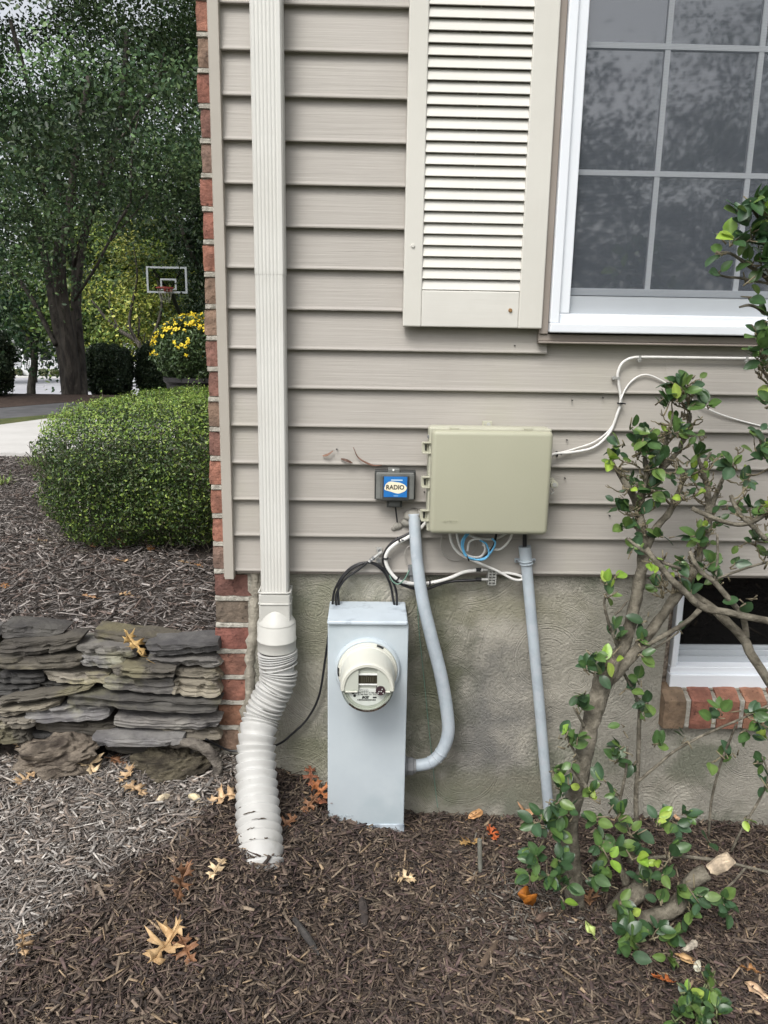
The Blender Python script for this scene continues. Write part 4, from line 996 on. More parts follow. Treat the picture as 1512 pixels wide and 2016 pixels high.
# ------------------------------------------------------------------ stone retaining wall
def stone_vf(x0, x1, y0, y1, zl0, zl1, zr0, zr1, seed):
    nx, ny, nz = 26, 4, 9; idx = {}; V, F = [], []
    rs = random.Random(seed); cl, cr_ = rs.uniform(.1, .9), rs.uniform(.1, .9)
    led = [rs.uniform(-.008, .010) for _ in range(5)]; cut = sorted(rs.uniform(.15, .9) for _ in range(4)); skl, skr = rs.uniform(-.02, .02), rs.uniform(-.02, .02)
    chip = [(rs.uniform(.05, .95), rs.uniform(.03, .10), rs.uniform(.004, .014), rs.random() < .5) for _ in range(5)]
    def vid(i, j, k):
        if (i, j, k) in idx: return idx[(i, j, k)]
        u, v, w_ = i/nx, j/ny, k/nz
        x = x0+(x1-x0)*u+(skl*(1-u)+skr*u)*(w_-.5)
        wl_ = .006*mnoise.noise((x*7, seed*1.3, 0)); z0 = zl0+(zr0-zl0)*u+wl_; z1 = zl1+(zr1-zl1)*u+wl_*.6+.005*mnoise.noise((x*11, seed*2.1, 4)); zc = (z0+z1)/2; th = (z1-z0)*.85
        e = 1
        if u < .10: e = 1-((.10-u)/.10)*.45*cl
        if u > .90: e = 1-((u-.90)/.10)*.45*cr_
        z = zc+(w_-.5)*th*e
        y = y0+(y1-y0)*v
        if j == 0:
            lay = sum(1 for c in cut if w_+.10*mnoise.noise((x*9, seed, 2)) > c); y += led[lay]
            y += .012*(abs(u-.5)*2)**6
            for (cu, cw, cd, tp) in chip:
                if abs(u-cu) < cw and ((w_ > .6) == tp): y += cd*(1-abs(u-cu)/cw)**.5
        p = Vector((x, y, z))+mnoise.noise_vector(Vector((x*45, y*45, z*80+seed)))*.0022
        if j == 0: p.y += .0028*mnoise.noise((x*22, z*130, seed*3.3))+.003*mnoise.noise((x*6, z*12, seed))
        idx[(i, j, k)] = len(V); V.append(p); return idx[(i, j, k)]
    for i in range(nx):
        for k in range(nz):
            F.append((vid(i,0,k), vid(i+1,0,k), vid(i+1,0,k+1), vid(i,0,k+1)))
        for j in range(ny):
            F.append((vid(i,j,nz), vid(i+1,j,nz), vid(i+1,j+1,nz), vid(i,j+1,nz))); F.append((vid(i,j,0), vid(i,j+1,0), vid(i+1,j+1,0), vid(i+1,j,0)))
    for j in range(ny):
        for k in range(nz):
            F.append((vid(0,j,k), vid(0,j,k+1), vid(0,j+1,k+1), vid(0,j+1,k))); F.append((vid(nx,j,k), vid(nx,j+1,k), vid(nx,j+1,k+1), vid(nx,j,k+1)))
    return V, F
def stone_wall():
    t = thing('stone_retaining_wall', 'low dry stacked wall of flat grey fieldstones holding up the upper mulch bed', 'stone wall', (-.9, 0, .2))
    # x0, x1, top-left, bottom-left, top-right, bottom-right (photo), depth offset, shade
    S = [(0,120,1228,1264,1240,1256,.015,.75), (184,345,1244,1266,1262,1276,.035,.8), (290,429,1266,1296,1262,1288,-.01,.9), (-10,152,1264,1300,1254,1282,-.02,.72), (150,262,1270,1292,1272,1300,-.008,1.1),
         (-10,156,1297,1322,1291,1316,-.03,.85), (153,240,1291,1312,1294,1320,-.02,1.35), (219,342,1312,1332,1318,1338,-.045,.85), (285,429,1299,1312,1296,1316,-.012,1.2), (340,429,1320,1336,1320,1340,-.01,1.1),
         (-10,84,1325,1348,1326,1348,-.012,.65), (84,212,1322,1348,1330,1350,-.028,1.3), (200,340,1334,1360,1340,1373,-.03,1.1), (337,429,1336,1368,1342,1376,-.02,1.35), (-10,74,1350,1372,1348,1366,-.008,.6),
         (-10,176,1374,1394,1352,1366,-.035,.8), (130,429,1366,1390,1380,1408,-.03,.8), (-10,114,1398,1418,1382,1396,-.028,1.25), (46,212,1394,1424,1388,1420,-.02,1.4), (-10,66,1418,1440,1418,1440,-.03,1.15),
         (222,429,1410,1436,1416,1440,-.022,1.3), (300,429,1436,1452,1440,1460,-.01,1.2), (183,358,1453,1475,1458,1474,-.06,1.25), (-10,50,1442,1468,1440,1464,-.02,.7), (76,134,1345,1354,1344,1354,.0,.6), (66,226,1424,1444,1420,1446,.0,.7), (60,200,1443,1470,1446,1472,.01,.6), (200,429,1458,1485,1462,1490,.005,.7)]
    rs = random.Random(11)
    for k in range(22):
        r = k % 9; x1_ = -12-(k//9)*230+rs.uniform(-20, 20); x0_ = x1_-rs.uniform(160, 235); y_ = 1236+r*26
        S.append((x0_, x1_, y_, y_+25, y_+rs.uniform(-4, 6), y_+25+rs.uniform(-3, 3), rs.uniform(-.03, .0), rs.uniform(.7, 1.3)))
    tints = [(1, 1, 1), (1.08, 1.02, .88), (.95, .97, 1.02), (1.1, 1.05, .95)]
    for i, (xa, xb, tl, bl_, tr_, br_, dy, sh) in enumerate(S):
        Yf = -.035+dy
        A, B = P(xa, (tl+bl_)/2, Yf), P(xb, (tr_+br_)/2, Yf)
        V, F = stone_vf(A.x, B.x, Yf, Yf+rs.uniform(.07, .10), P(xa, bl_, Yf).z, P(xa, tl, Yf).z, P(xb, br_, Yf).z, P(xb, tr_, Yf).z, i*3+1)
        c = tints[i % 4]; b = MB(); b.add(V, F, tuple(q*sh**1.7 for q in c)); b.build('stone', mStone, t, cols=True)
    adopt(t)
stone_wall()
# earth packed behind the stones
b = MB(); b.box(-4.0, -.4335, .022, .16, .1, .497); o = b.build('earth_bank', mSoil); tag(o, kind='structure')

def blob(name, cpx, Y, rx, ry, rz, seed, mat, label, cat, group=None, amp=.35, fr=9, col=(1, 1, 1), str_=None):
    c = P(cpx[0], cpx[1], Y); n, m = 150, 90; V = []
    for j in range(m+1):
        for i in range(n):
            a = 2*math.pi*i/n; e = math.pi*j/m
            d = Vector((math.cos(a)*math.sin(e), math.sin(a)*math.sin(e), math.cos(e)))
            g = Vector((d.x*rx*9+d.z*rz*6, d.y*ry*20, d.z*rz*34-d.x*rx*9))+Vector((seed, seed, 0))
            rr = .90+amp*.9*mnoise.noise(d*1.6+Vector((seed, 0, 0)))+.22*(1-2*abs(mnoise.noise(g)))+.16*(1-2*abs(mnoise.noise(g*2.3)))+.10*mnoise.noise(g*5)
            V.append(c+Vector((d.x*rx*rr, d.y*ry*rr, d.z*rz*rr)))
    F = [(j*n+i, j*n+(i+1) % n, (j+1)*n+(i+1) % n, (j+1)*n+i)[::-1] for j in range(m) for i in range(n)]
    b = MB(); b.add(V, F, col); o = b.build(name, mat, smooth=True, cols=True); tag(o, label, cat, group); return o
blob('rotting_stump', (112, 1492), -.07, .115, .06, .052, 3, mStump, 'grey brown rotting stump with peeling bark under the left stones', 'stump', amp=.55, fr=14, col=(1.15, 1.08, 1.0), str_=1.5)
blob('rotting_stump', (350, 1520), -.06, .13, .075, .062, 9, mStump, 'dark mossy rotting stump between the stone wall and the hose', 'stump', amp=.5, fr=12, col=(.62, .6, .48))
b = MB(); b.tube(smooth_path(pxpath([(330, 1462, -.06), (375, 1462, -.09), (410, 1478, -.10), (425, 1500, -.11), (430, 1540, -.11), (420, 1580, -.12)]), 6, None), [.016, .018, .018, .02, .021, .022, .022, .02]*3+[.018]*7, 10) if False else None
pt, rr = smooth_path(pxpath([(335, 1466, -.06), (378, 1464, -.09), (412, 1480, -.10), (428, 1510, -.11), (425, 1550, -.12)]), 8, [.008, .016, .016, .014, .012])
b = MB(); b.tube(pt, rr, 12)
for v in b.V: v += mnoise.noise_vector(v*60)*.006
b.C = [(1, 1, 1)]*len(b.V); o = b.build('gnarled_root', mStump, smooth=True, cols=True); tag(o, 'gnarled grey root bending down over the dark stump', 'root')

# ------------------------------------------------------------------ leaf clouds
def leaf_cloud(name, C, size, nrm, cols, mat, parent=None, asp=.55, fold=.16, rng=RNG):
    N = len(C); nrm = nrm/np.linalg.norm(nrm, axis=1, keepdims=True)
    rv = rng.normal(size=(N, 3)); u = np.cross(nrm, rv); u /= np.linalg.norm(u, axis=1, keepdims=True); v = np.cross(nrm, u)
    L_ = size[:, None]; W_ = L_*asp
    V = np.stack([C-u*L_*.5, C-u*L_*.2+v*W_*.42+nrm*W_*fold, C+u*L_*.2+v*W_*.40+nrm*W_*fold, C+u*L_*.55, C+u*L_*.2-v*W_*.40+nrm*W_*fold, C-u*L_*.2-v*W_*.42+nrm*W_*fold], 1)
    Fq = np.array([[0, 1, 2, 3], [0, 3, 4, 5]]); F = (Fq[None]+(np.arange(N)*6)[:, None, None]).reshape(-1, 4)
    return np_obj(name, V.reshape(-1, 3), F, mat, parent, cols=np.repeat(cols, 6, 0))
def pick(pal, N, jit=.25):
    pal = np.array(pal); c = pal[RNG.integers(0, len(pal), N)]
    return c*RNG.uniform(1-jit, 1+jit, (N, 1))

def box_hedge():
    t = thing('clipped_hedge', 'big clipped boxwood hedge, bright green on top, beside the brick corner', 'hedge', (-.85, 2.1, .5))
    x0, x1, y0, y1, z0, z1 = -1.47, -.42, .98, 3.45, .47, 1.10
    N = 125000; cx_, cy_, cz_ = (x0+x1)/2, (y0+y1)/2, (z0+z1)/2+.01; hx, hy, hz = (x1-x0)/2, (y1-y0)/2, (z1-z0)/2
    d = RNG.normal(size=(N, 3)); d /= np.linalg.norm(d, axis=1, keepdims=True); 
    # superellipsoid, cut denser where it is seen
    p_ = 4.2; k = (np.abs(d[:, 0])**p_+np.abs(d[:, 1])**p_+np.abs(d[:, 2])**p_)**(-1/p_)
    q = RNG.random(N)
    sgn = d*k[:, None]
    # bring more of the samples to the front and top faces
    depth = 1-np.abs(RNG.normal(0, .075, N)); depth = np.where(RNG.random(N) < .3, RNG.uniform(.6, .92, N), depth)
    lump = np.array([mnoise.noise((a*2.3+7.3, b*4.1+3.7, c*2.1+5.2))+.5*mnoise.noise((a*6.3+1.3, b*9+2.7, c*6+8.2)) for a, b, c in sgn])
    depth = depth*(1+.09*lump)
    C = np.stack([cx_+sgn[:, 0]*hx*depth, cy_+sgn[:, 1]*hy*(1-(1-depth)*.4), cz_+sgn[:, 2]*hz*depth], 1)
    C[:, 0] -= .07*np.clip((C[:, 2]-z0)/(z1-z0), 0, 1)*np.clip(-sgn[:, 0], 0, 1)
    C += RNG.normal(0, .006, C.shape)
    keep = C[:, 0] < -.455; C = C[keep]; sg = sgn[keep]; dp = depth[keep]
    nrm = sg+RNG.normal(0, .75, C.shape)
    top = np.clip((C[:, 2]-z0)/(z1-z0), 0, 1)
    young_lit = (RNG.random(len(C)) < .22+.65*(top > .84))&(dp > .93)  # new growth, plus light on the hedge top painted in as paler leaves
    cols = np.where(young_lit[:, None], pick([(.25,.36,.07), (.34,.44,.10), (.17,.28,.06)], len(C)), pick([(.055,.10,.028), (.035,.065,.02), (.075,.12,.035), (.09,.11,.04)], len(C)))
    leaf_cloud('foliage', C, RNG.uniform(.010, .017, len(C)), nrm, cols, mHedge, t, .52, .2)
    # new shoots sticking up
    sh = MB(); rs = random.Random(3); LC = []; LN = []
    for i in range(260):
        x = rs.uniform(x0-.02, x1); y = rs.uniform(y0+.05, y1); z = z1-.02+rs.uniform(-.01, .01)
        x += .0
        if i < 60: x = x0-.01+rs.uniform(-.03, .03); y = rs.uniform(1.6, 2.8); z = rs.uniform(.75, .98)
        else: z -= .10*abs((y-2.2)/1.2)**3+.08*abs((x+.89)/.47)**3
        h_ = rs.uniform(.03, .075) if i % 12 else .12; dx = rs.uniform(-.02, .02)
        if i < 60: dx = -h_*.7
        a = Vector((x, y, z)); c = a+Vector((dx, rs.uniform(-.02, .02), h_)); sh.tube([a, c], .001, 4)
        for q_ in range(7):
            LC.append(tuple(a.lerp(c, q_/6)+Vector((rs.uniform(-.008, .008), rs.uniform(-.008, .008), 0)))); LN.append((rs.gauss(0, 1), rs.gauss(0, 1), .6))
    leaf_cloud('new_shoots', np.array(LC), RNG.uniform(.011, .018, len(LC)), np.array(LN), pick([(.18,.32,.07), (.24,.36,.09)], len(LC)), mHedge, t, .5, .2)
    # bare twigs through the body
    for i in range(900):
        x = rs.uniform(x0+.08, x1-.02); y = rs.uniform(y0+.10, y0+.35); z = rs.uniform(z0, z1-.16)
        a = Vector((x, y, z)); c = a+Vector((rs.uniform(-.06, .06), rs.uniform(-.07, .02), rs.uniform(.0, .09))); sh.tube([a, c], rs.uniform(.0008, .002), 4)
    for i in range(10): sh.tube([(rs.uniform(-1.2, -.6), rs.uniform(1.3, 3), .48), (rs.uniform(-1.2, -.6), rs.uniform(1.3, 3), .95)], .012, 6)
    sh.build('twigs', mBark, t); adopt(t)
box_hedge()

def grow(seed, base, height, spread, rad, levels=3, stems=1, lean=(0, 0), up_=.8, split=(3, 4), first=.32):
    """branching skeleton: returns tubes and tip points"""
    rs = random.Random(seed); tubes = []; tips = []
    def br(p, d, L_, r, lv):
        n = 5; pts = [p]; rr = [r]; q = p.copy(); dd = d.copy()
        for i in range(n):
            dd = (dd+Vector((rs.gauss(0, .10), rs.gauss(0, .10), rs.gauss(.03, .06)))).normalized(); q = q+dd*L_/n; pts.append(q.copy()); rr.append(r*(1-.45*(i+1)/n))
        tubes.append((pts, rr, lv)); 
        if lv >= levels: tips.append((q, dd)); tips.append((pts[3], dd)); return
        for k in range(rs.randint(*split)):
            a = rs.uniform(0, 2*math.pi); s = rs.uniform(.5, 1.0)*spread
            nd = (dd*up_+Vector((math.cos(a)*s, math.sin(a)*s, rs.uniform(-.1, .35)))).normalized()
            st = pts[rs.choice((2, 3, 4, 5))] if lv > 0 else pts[rs.choice((3, 4, 5))]
            br(st, nd, L_*rs.uniform(.6, .85), r*.55, lv+1)
        tips.append((q, dd))
    for s in range(stems):
        a = 2*math.pi*s/max(1, stems)+.6
        d = Vector((lean[0]+(math.cos(a)*.22 if stems > 1 else 0), lean[1]+(math.sin(a)*.16 if stems > 1 else 0), 1)).normalized()
        br(Vector(base)+(Vector((math.cos(a), math.sin(a)*.6, 0))*rad*.55 if stems > 1 else Vector()), d, height*first, rad*(.62 if stems > 1 else 1), 0)
    return tubes, tips
def tree(name, label, base, height, seed, crown, rad, pal, nleaf, lsize, group=None, stems=1, lean=(0, 0), clump=.5, holes=.0, extra=None, cat='tree', levels=3, shell=.55, nclump=500, spread=.8, first=.32, cull=None, asp=.62, up_=.8):
    t = thing(name, label, cat, base, group)
    tubes, tips = grow(seed, base, height, spread, rad, levels, stems, lean, up_, first=first)
    b = MB(); (cx_, cy_, cz_), (rx, ry, rz) = crown
    for pts, rr, lv in tubes:
        if lv > 0 and any(((p.x-cx_)/rx)**2+((p.y-cy_)/ry)**2+((p.z-cz_)/rz)**2 > 1.3 for p in pts[2:]): continue
        b.tube(pts, rr, 10 if lv == 0 else 6)
    if extra:
        for pts, rr in extra: 
            q, r_ = smooth_path(pts, 6, rr); b.tube(q, r_, 12)
    b.build('trunk', mTrunk, t, smooth=True)
    rng = np.random.default_rng(seed)
    cc = rng.normal(size=(nclump, 3)); cc /= np.linalg.norm(cc, axis=1, keepdims=True)
    cc *= (shell+(1-shell)*rng.random(nclump)**.6)[:, None]
    lump = np.array([1+.22*mnoise.noise(Vector(c)*1.9+Vector((seed, 0, 0))) for c in cc]); cc *= lump[:, None]
    cen = np.array([cx_, cy_, cz_])+cc*np.array([rx, ry, rz])
    if cull is not None: cen = cen[np.array([cull(c) for c in cen])]
    w_ = rng.random(len(cen)); per = np.maximum(3, (nleaf/len(cen)*(.5+w_)).astype(int))
    idx = np.repeat(np.arange(len(cen)), per); N = len(idx)
    off = rng.normal(0, 1, (N, 3))*np.array([clump, clump, clump*.42])*(.6+.6*w_[idx])[:, None]
    C = cen[idx]+off; C[:, 2] -= .25*(off[:, 0]**2+off[:, 1]**2)/clump
    out = C-np.array([cx_, cy_, cz_]); out /= np.linalg.norm(out, axis=1, keepdims=True)
    nrm = out*.5+np.array([0, 0, .7])+rng.normal(0, .6, (N, 3))
    P_ = np.array(pal); ci = (w_*len(pal)).astype(int)[idx]; alt = rng.integers(0, len(pal), N); ci = np.where(rng.random(N) < .6, ci, alt)
    tone = rng.uniform(.45, 1.65, len(cen)); cols = P_[np.clip(ci, 0, len(pal)-1)]*rng.uniform(.7, 1.35, (N, 1))*tone[idx][:, None]  # crown highlights and dark clumps put into the leaf colour, clump by clump
    leaf_cloud('crown', C, rng.uniform(.7, 1.25, N)*lsize, nrm, cols, mTreeL, t, asp, .15, rng)
    adopt(t); return t
# big tree over the drive
GRN = [(.055,.10,.045), (.08,.14,.055), (.10,.17,.065), (.045,.085,.04), (.13,.19,.08)]
def TP(px, py, d):          # a point on the sight line at distance d: used once to survey where the stems stand
    r = ray(px, py); return EYE+r*(d/r.dot(fw))
bt = TP(143, 779, 12.1)
stemsX = []
for (xs_, rr) in (([(138, 790), (128, 720), (112, 640), (98, 560), (80, 470), (40, 380)], [.12,.10,.08,.065,.05,.03]), ([(150, 790), (140, 700), (128, 620), (120, 520), (135, 420), (150, 300), (175, 150)], [.13,.105,.085,.07,.06,.05,.04]),
                  ([(158, 790), (155, 700), (150, 600), (160, 500), (185, 400), (225, 300), (300, 180), (360, 90)], [.13,.10,.08,.06,.05,.04,.035,.03]), ([(145, 785), (138, 720), (124, 620), (110, 540), (112, 470)], [.13,.10,.07,.05,.03]),
                  ([(110, 680), (85, 630), (55, 575), (20, 530)], [.035,.04,.035,.03]), ([(185, 400), (215, 330), (240, 200), (250, 60)], [.05,.05,.04,.03]), ([(135, 420), (100, 300), (60, 180), (20, 40)], [.06,.05,.04,.03])):
    dd = [12.1-.25*i*(1 if len(stemsX) % 2 else -.3) for i in range(len(xs_))]
    stemsX.append(([TP(a, c, d) for (a, c), d in zip(xs_, dd)], rr))
def cull_big(c):
    # the canopy keeps off the house and opens over the trunks
    if c[0] > -.6 and c[1] < 9: return False
    v = Vector(c)-EYE; z = v.dot(fw)
    if z < 7.6: return False
    px = CX+FOC*v.dot(rt)/z; py = CY-FOC*v.dot(up)/z
    low = 520 if px < 60 else (520-(px-60)*.9 if px < 160 else 430-(px-160)*.25)
    return py < low+60*mnoise.noise((px*.012, c[0], 0))
tree('shade_tree', 'large dark green shade tree with several trunks rising from the mulch bank', (bt.x, bt.y, .5), 8, 21, ((bt.x+.3, bt.y-.8, 6.4), (5.4, 5.0, 4.4)), .05, GRN, 215000, .058, extra=stemsX, nclump=900, clump=.36, shell=.42, cull=cull_big, levels=2, first=.3)
# neighbours behind
p = TP(395, 760, 21); tree('ivy_clad_tree', 'dark ivy clad tree rising behind the basketball hoop post', (p.x, p.y, h_high(p.x, p.y)), 8, 31, ((p.x+.8, p.y+1, 7.4), (4.0, 3.0, 5.2)), .24, [(.02,.045,.02), (.035,.065,.022), (.05,.08,.025)], 42000, .10, nclump=420, clump=.45, levels=2, shell=.3)
p = TP(392, 700, 21)
iv = []
Ci = np.stack([p.x+.05+RNG.normal(0, .27, 7000), p.y-.1+RNG.normal(0, .2, 7000), RNG.uniform(.3, 5.2, 7000)], 1)
o = leaf_cloud('ivy_vine', Ci, RNG.uniform(.06, .10, 7000), RNG.normal(size=(7000, 3))+np.array([0, -1, .3]), pick([(.015,.035,.015), (.025,.05,.018)], 7000), mTreeL); tag(o, 'dark ivy wrapped thickly round the tree trunk beside the brick corner', 'ivy')
p = TP(276, 700, 22); ex = [([TP(285, 720, 22), TP(272, 675, 22), TP(235, 650, 22.3), TP(205, 622, 22.5), TP(180, 590, 22.6)], [.08,.07,.055,.05,.03]), ([TP(272, 675, 22), TP(255, 640, 22), TP(262, 590, 22), TP(270, 540, 22), TP(262, 480, 22)], [.05,.045,.04,.03,.02]), ([TP(285, 700, 22), TP(310, 640, 21.8), TP(318, 590, 21.6), TP(300, 520, 21.6)], [.06,.05,.035,.02]), ([TP(235, 650, 22.3), TP(215, 600, 22.3), TP(225, 560, 22.3)], [.03,.02,.012])]
tree('small_yellowing_tree', 'small slender tree with yellow green leaves and crooked dark stems behind the hoop', (p.x, p.y, h_high(p.x, p.y)), 4, 41, ((p.x+.1, p.y+1.6, 2.9), (2.4, 1.8, 2.5)), .07, [(.34,.38,.08), (.24,.31,.07), (.14,.21,.055), (.42,.42,.10)], 12000, .10, extra=ex, nclump=130, clump=.30, levels=2, shell=.2)
for i, (px, d, hgt_, r_, pal, lb) in enumerate(((250, 34, 9, 4.2, [(.05,.09,.03), (.08,.13,.035), (.12,.16,.04)], 'tall mid green tree filling the view above the basketball backboard'),
        (60, 38, 11, 5.5, [(.035,.075,.04), (.05,.095,.045)], 'tall dull green tree behind the shade tree, left of its trunks'), (430, 36, 10, 5, [(.045,.08,.03), (.07,.11,.035)], 'tall green tree mostly hidden by the brick corner'))):
    p = TP(px, 760, d); gz = h_high(p.x, p.y)
    tree('background_tree', lb, (p.x, p.y, gz), hgt_*.8, 50+i, ((p.x, p.y, gz+hgt_*.62), (r_, r_, hgt_*.5)), .22, pal, 20000, .20, group='trees beyond the drive', nclump=230, clump=.65, levels=2, shell=.3)
for i, (px, d, w_, lb) in enumerate(((70, 74, 4.6, 'pale green round tree in front of the white porch'), (-30, 70, 5.0, 'pale green tree at the far left edge by the street'), (215, 76, 4.6, 'pale green tree in front of the white clapboard wall'))):
    p = TP(px, 735, d)
    tree('street_tree', lb, (p.x, p.y, -2.98), 5, 60+i, ((p.x, p.y, 3.3), (w_*.68, w_*.6, 3.0)), .14, [(.12,.18,.085), (.15,.22,.10), (.09,.15,.07)], 13000, .22, group='pale trees along the far street', nclump=240, clump=.45, levels=2, shell=.2, first=.42)
def shrubmass(name, label, px0, px1, py_top, py_bot, d, pal, group=None, n=16000, ls=.045, depth=.8, cat='hedge'):
    a = TP(px0, py_bot, d); b_ = TP(px1, py_top, d); z0 = h_high(a.x, a.y) if d < 30 else -2.98; z1 = b_.z
    t = thing(name, label, cat, ((a.x+b_.x)/2, a.y, z0), group)
    N = n; d_ = RNG.normal(size=(N, 3)); d_ /= np.linalg.norm(d_, axis=1, keepdims=True); k = (np.abs(d_)**4).sum(1)**(-.25); s_ = d_*k[:, None]
    lump = np.array([mnoise.noise(Vector(q)*2.4+Vector((px0, 0, 0))) for q in s_])
    rr = (1-np.abs(RNG.normal(0, .14, N)))*(1+.20*lump)
    C = np.stack([(a.x+b_.x)/2+s_[:, 0]*(b_.x-a.x)/2*rr, a.y+depth/2+s_[:, 1]*depth/2*rr, (z0+z1)/2+s_[:, 2]*(z1-z0)/2*rr], 1)
    leaf_cloud('foliage', C, RNG.uniform(.7, 1.3, N)*ls, s_*.6+RNG.normal(0, .6, (N, 3)), pick(pal, N), mTreeL, t)
    st = MB()
    for q in range(4): x = a.x+(b_.x-a.x)*(.2+.2*q); st.tube([(x, a.y+depth/2, z0-.05), (x+.03, a.y+depth/2, (z0+z1)/2)], .02, 6)
    st.build('stems', mTrunk, t); adopt(t)
DG = [(.03,.055,.028), (.05,.08,.035), (.035,.065,.035), (.07,.10,.05)]
shrubmass('dark_bush', 'dark boxy bush just right of the shade tree trunks', 162, 245, 682, 772, 13.2, DG, 'dark bushes on the mulch bank')
shrubmass('dark_bush', 'dark bush left of the yellow mums and black planter', 262, 345, 680, 770, 13.8, DG, 'dark bushes on the mulch bank')
shrubmass('dark_bush', 'dark bush cut by the left edge of the photo', -200, 2, 650, 782, 11.0, DG, 'dark bushes on the mulch bank', 20000)
# white houses across the street
def far_house(x0, x1, y, name, label, porch=False, wz=3.4):
    t = thing(name, label, 'house', ((x0+x1)/2, y, -2.95))
    zb = -2.95; b = MB(); b.box(x0, x1, y, y+9, zb, zb+wz+1.2)
    k = 0
    while k*.22 < wz+1.0: b.add([(x0-.02, y-.035, zb+.6+k*.22), (x1+.02, y-.035, zb+.6+k*.22), (x1+.02, y-.01, zb+.81+k*.22), (x0-.02, y-.01, zb+.81+k*.22)], [(0, 1, 2, 3)]); k += 1
    b.build('wall', mHouseW, t)
    b = MB(); b.add([(x0-.6, y-.6, zb+wz+1.2), (x1+.6, y-.6, zb+wz+1.2), (x1+.6, y+9.6, zb+wz+1.2), (x0-.6, y+9.6, zb+wz+1.2), (x0-.6, y+4.5, zb+wz+4), (x1+.6, y+4.5, zb+wz+4)], [(0,3,2,1),(0,1,5,4),(3,4,5,2),(0,4,3),(1,2,5)]); b.build('roof', mRoof, t)
    if porch:
        b = MB(); b.box(x0, x1, y-2.4, y-.02, zb, zb+.75); b.build('porch_deck', mHouseW, t)
        for (a, c) in ((x0+.6, x0+1.9), (x0+5.0, x0+6.1), (x1-3, x1-1.8)):
            b = MB(); b.box(a-.08, c+.08, y-.09, y-.045, zb+1.1, zb+2.9); f = b.build('window', mHouseW, t); b = MB(); b.box(a, c, y-.11, y-.092, zb+1.2, zb+2.8); b.build('glass', mDarkG, f)
        b = MB(); b.box(x0+2.7, x0+3.6, y-.11, y-.045, zb+.76, zb+2.9); b.build('door', mDarkG, t)
        b = MB(); x = x0+3.9
        b.box(x0+3.9, x1, y-2.34, y-2.26, zb+1.62, zb+1.70); b.box(x0+3.9, x1, y-2.33, y-2.27, zb+.82, zb+.88)
        while x < x1: b.box(x, x+.07, y-2.325, y-2.275, zb+.88, zb+1.62); x += .19
        b.build('porch_railing', mHouseW, t)
        for x in (x0+.1, x0+3.9, x0+7.5, x1-.2):
            b = MB(); b.box(x-.1, x+.1, y-2.42, y-2.22, zb+.75, zb+3.4); b.build('post', mHouseW, t)
        b = MB(); b.box(x0-.2, x1+.2, y-2.6, y-.02, zb+3.42, zb+3.6); b.build('porch_roof', mRoof, t)
        for s_ in range(3): pass
        b = MB()
        for k in range(4): b.box(x0+2.2, x0+3.8, y-2.45-.3*(k+1), y-2.45-.3*k, zb, zb+.6-.16*k)
        b.build('steps', mHouseW, t)
    adopt(t)
pl_, pr_ = TP(14, 730, 88), TP(118, 730, 88)
far_house(pl_.x-1, pr_.x+3, pl_.y, 'porch_house', 'white house with a railed front porch across the far street', True)
pl_, pr_ = TP(165, 730, 92), TP(300, 730, 92)
far_house(pl_.x, pr_.x, pl_.y, 'clapboard_house', 'white clapboard house seen between the dark bushes')
for px, lb in ((32, 'low green shrub left of the porch steps'), (82, 'low brown green shrub under the porch railing'), (105, 'low pale shrub at the right end of the porch')):
    shrubmass('porch_shrub', lb, px-8, px+7, 727, 737, 84.5, [(.12,.16,.07), (.18,.18,.09)], 'shrubs at the porch', 900, .16, 1.0, cat='shrub')
def car():
    c = TP(262, 757, 70); t = thing('parked_car', 'silver car parked at the street, its front wheel showing between two dark bushes', 'car', (c.x, c.y, -2.98))
    x0 = TP(222, 750, 70).x; z = -2.98; L_ = 4.5; y0, y1 = c.y, c.y+1.75
    pr = [(0,.35), (.05,.62), (.35,.78), (1.25,.92), (1.95,1.38), (3.2,1.40), (3.95,.98), (4.45,.9), (4.5,.4), (3.95,.28), (.55,.26)]
    V = [(x0+a, y, z+b_) for y in (y0, y1) for a, b_ in pr]; n = len(pr)
    b = MB(); b.add(V, [tuple(range(n))[::-1], tuple(range(n, 2*n))]+[(i, (i+1) % n, (i+1) % n+n, i+n) for i in range(n)]); b.build('body', mCar, t, bevel=.06, seg=3)
    b = MB(); b.add([(x0+a, y0-.012, z+b_) for a, b_ in ((1.42, .95), (2.02, 1.32), (3.12, 1.33), (3.7, .97))], [(0, 1, 2, 3)][::-1]); b.build('side_window', mDarkG, t)
    b = MB(); b.box(x0+.02, x0+4.48, y0-.03, y0+.02, z+.28, z+.42); b.build('dark_sill', mBlack, t)
    b = MB(); b.box(x0-.01, x0+.12, y0+.1, y0+.45, z+.56, z+.70); b.build('headlight', mHouseW, t)
    for wx in (.85, 3.65):
        b = MB(); V, F = cyl_y(x0+wx, z+.33, y0-.05, y0+.18, .33, .33, 28); b.add(V, F); wh = b.build('wheel', mBlack, t)
        b = MB()
        for k in range(5): a = k*2*math.pi/5; b.tube([(x0+wx, y0-.07, z+.33), (x0+wx+.2*math.cos(a), y0-.07, z+.33+.2*math.sin(a))], .03, 5)
        b.tube([(x0+wx+.21*math.cos(q*math.pi/8), y0-.065, z+.33+.21*math.sin(q*math.pi/8)) for q in range(17)], .02, 5); b.build('rim', mMetal, wh)
    adopt(t)
car()
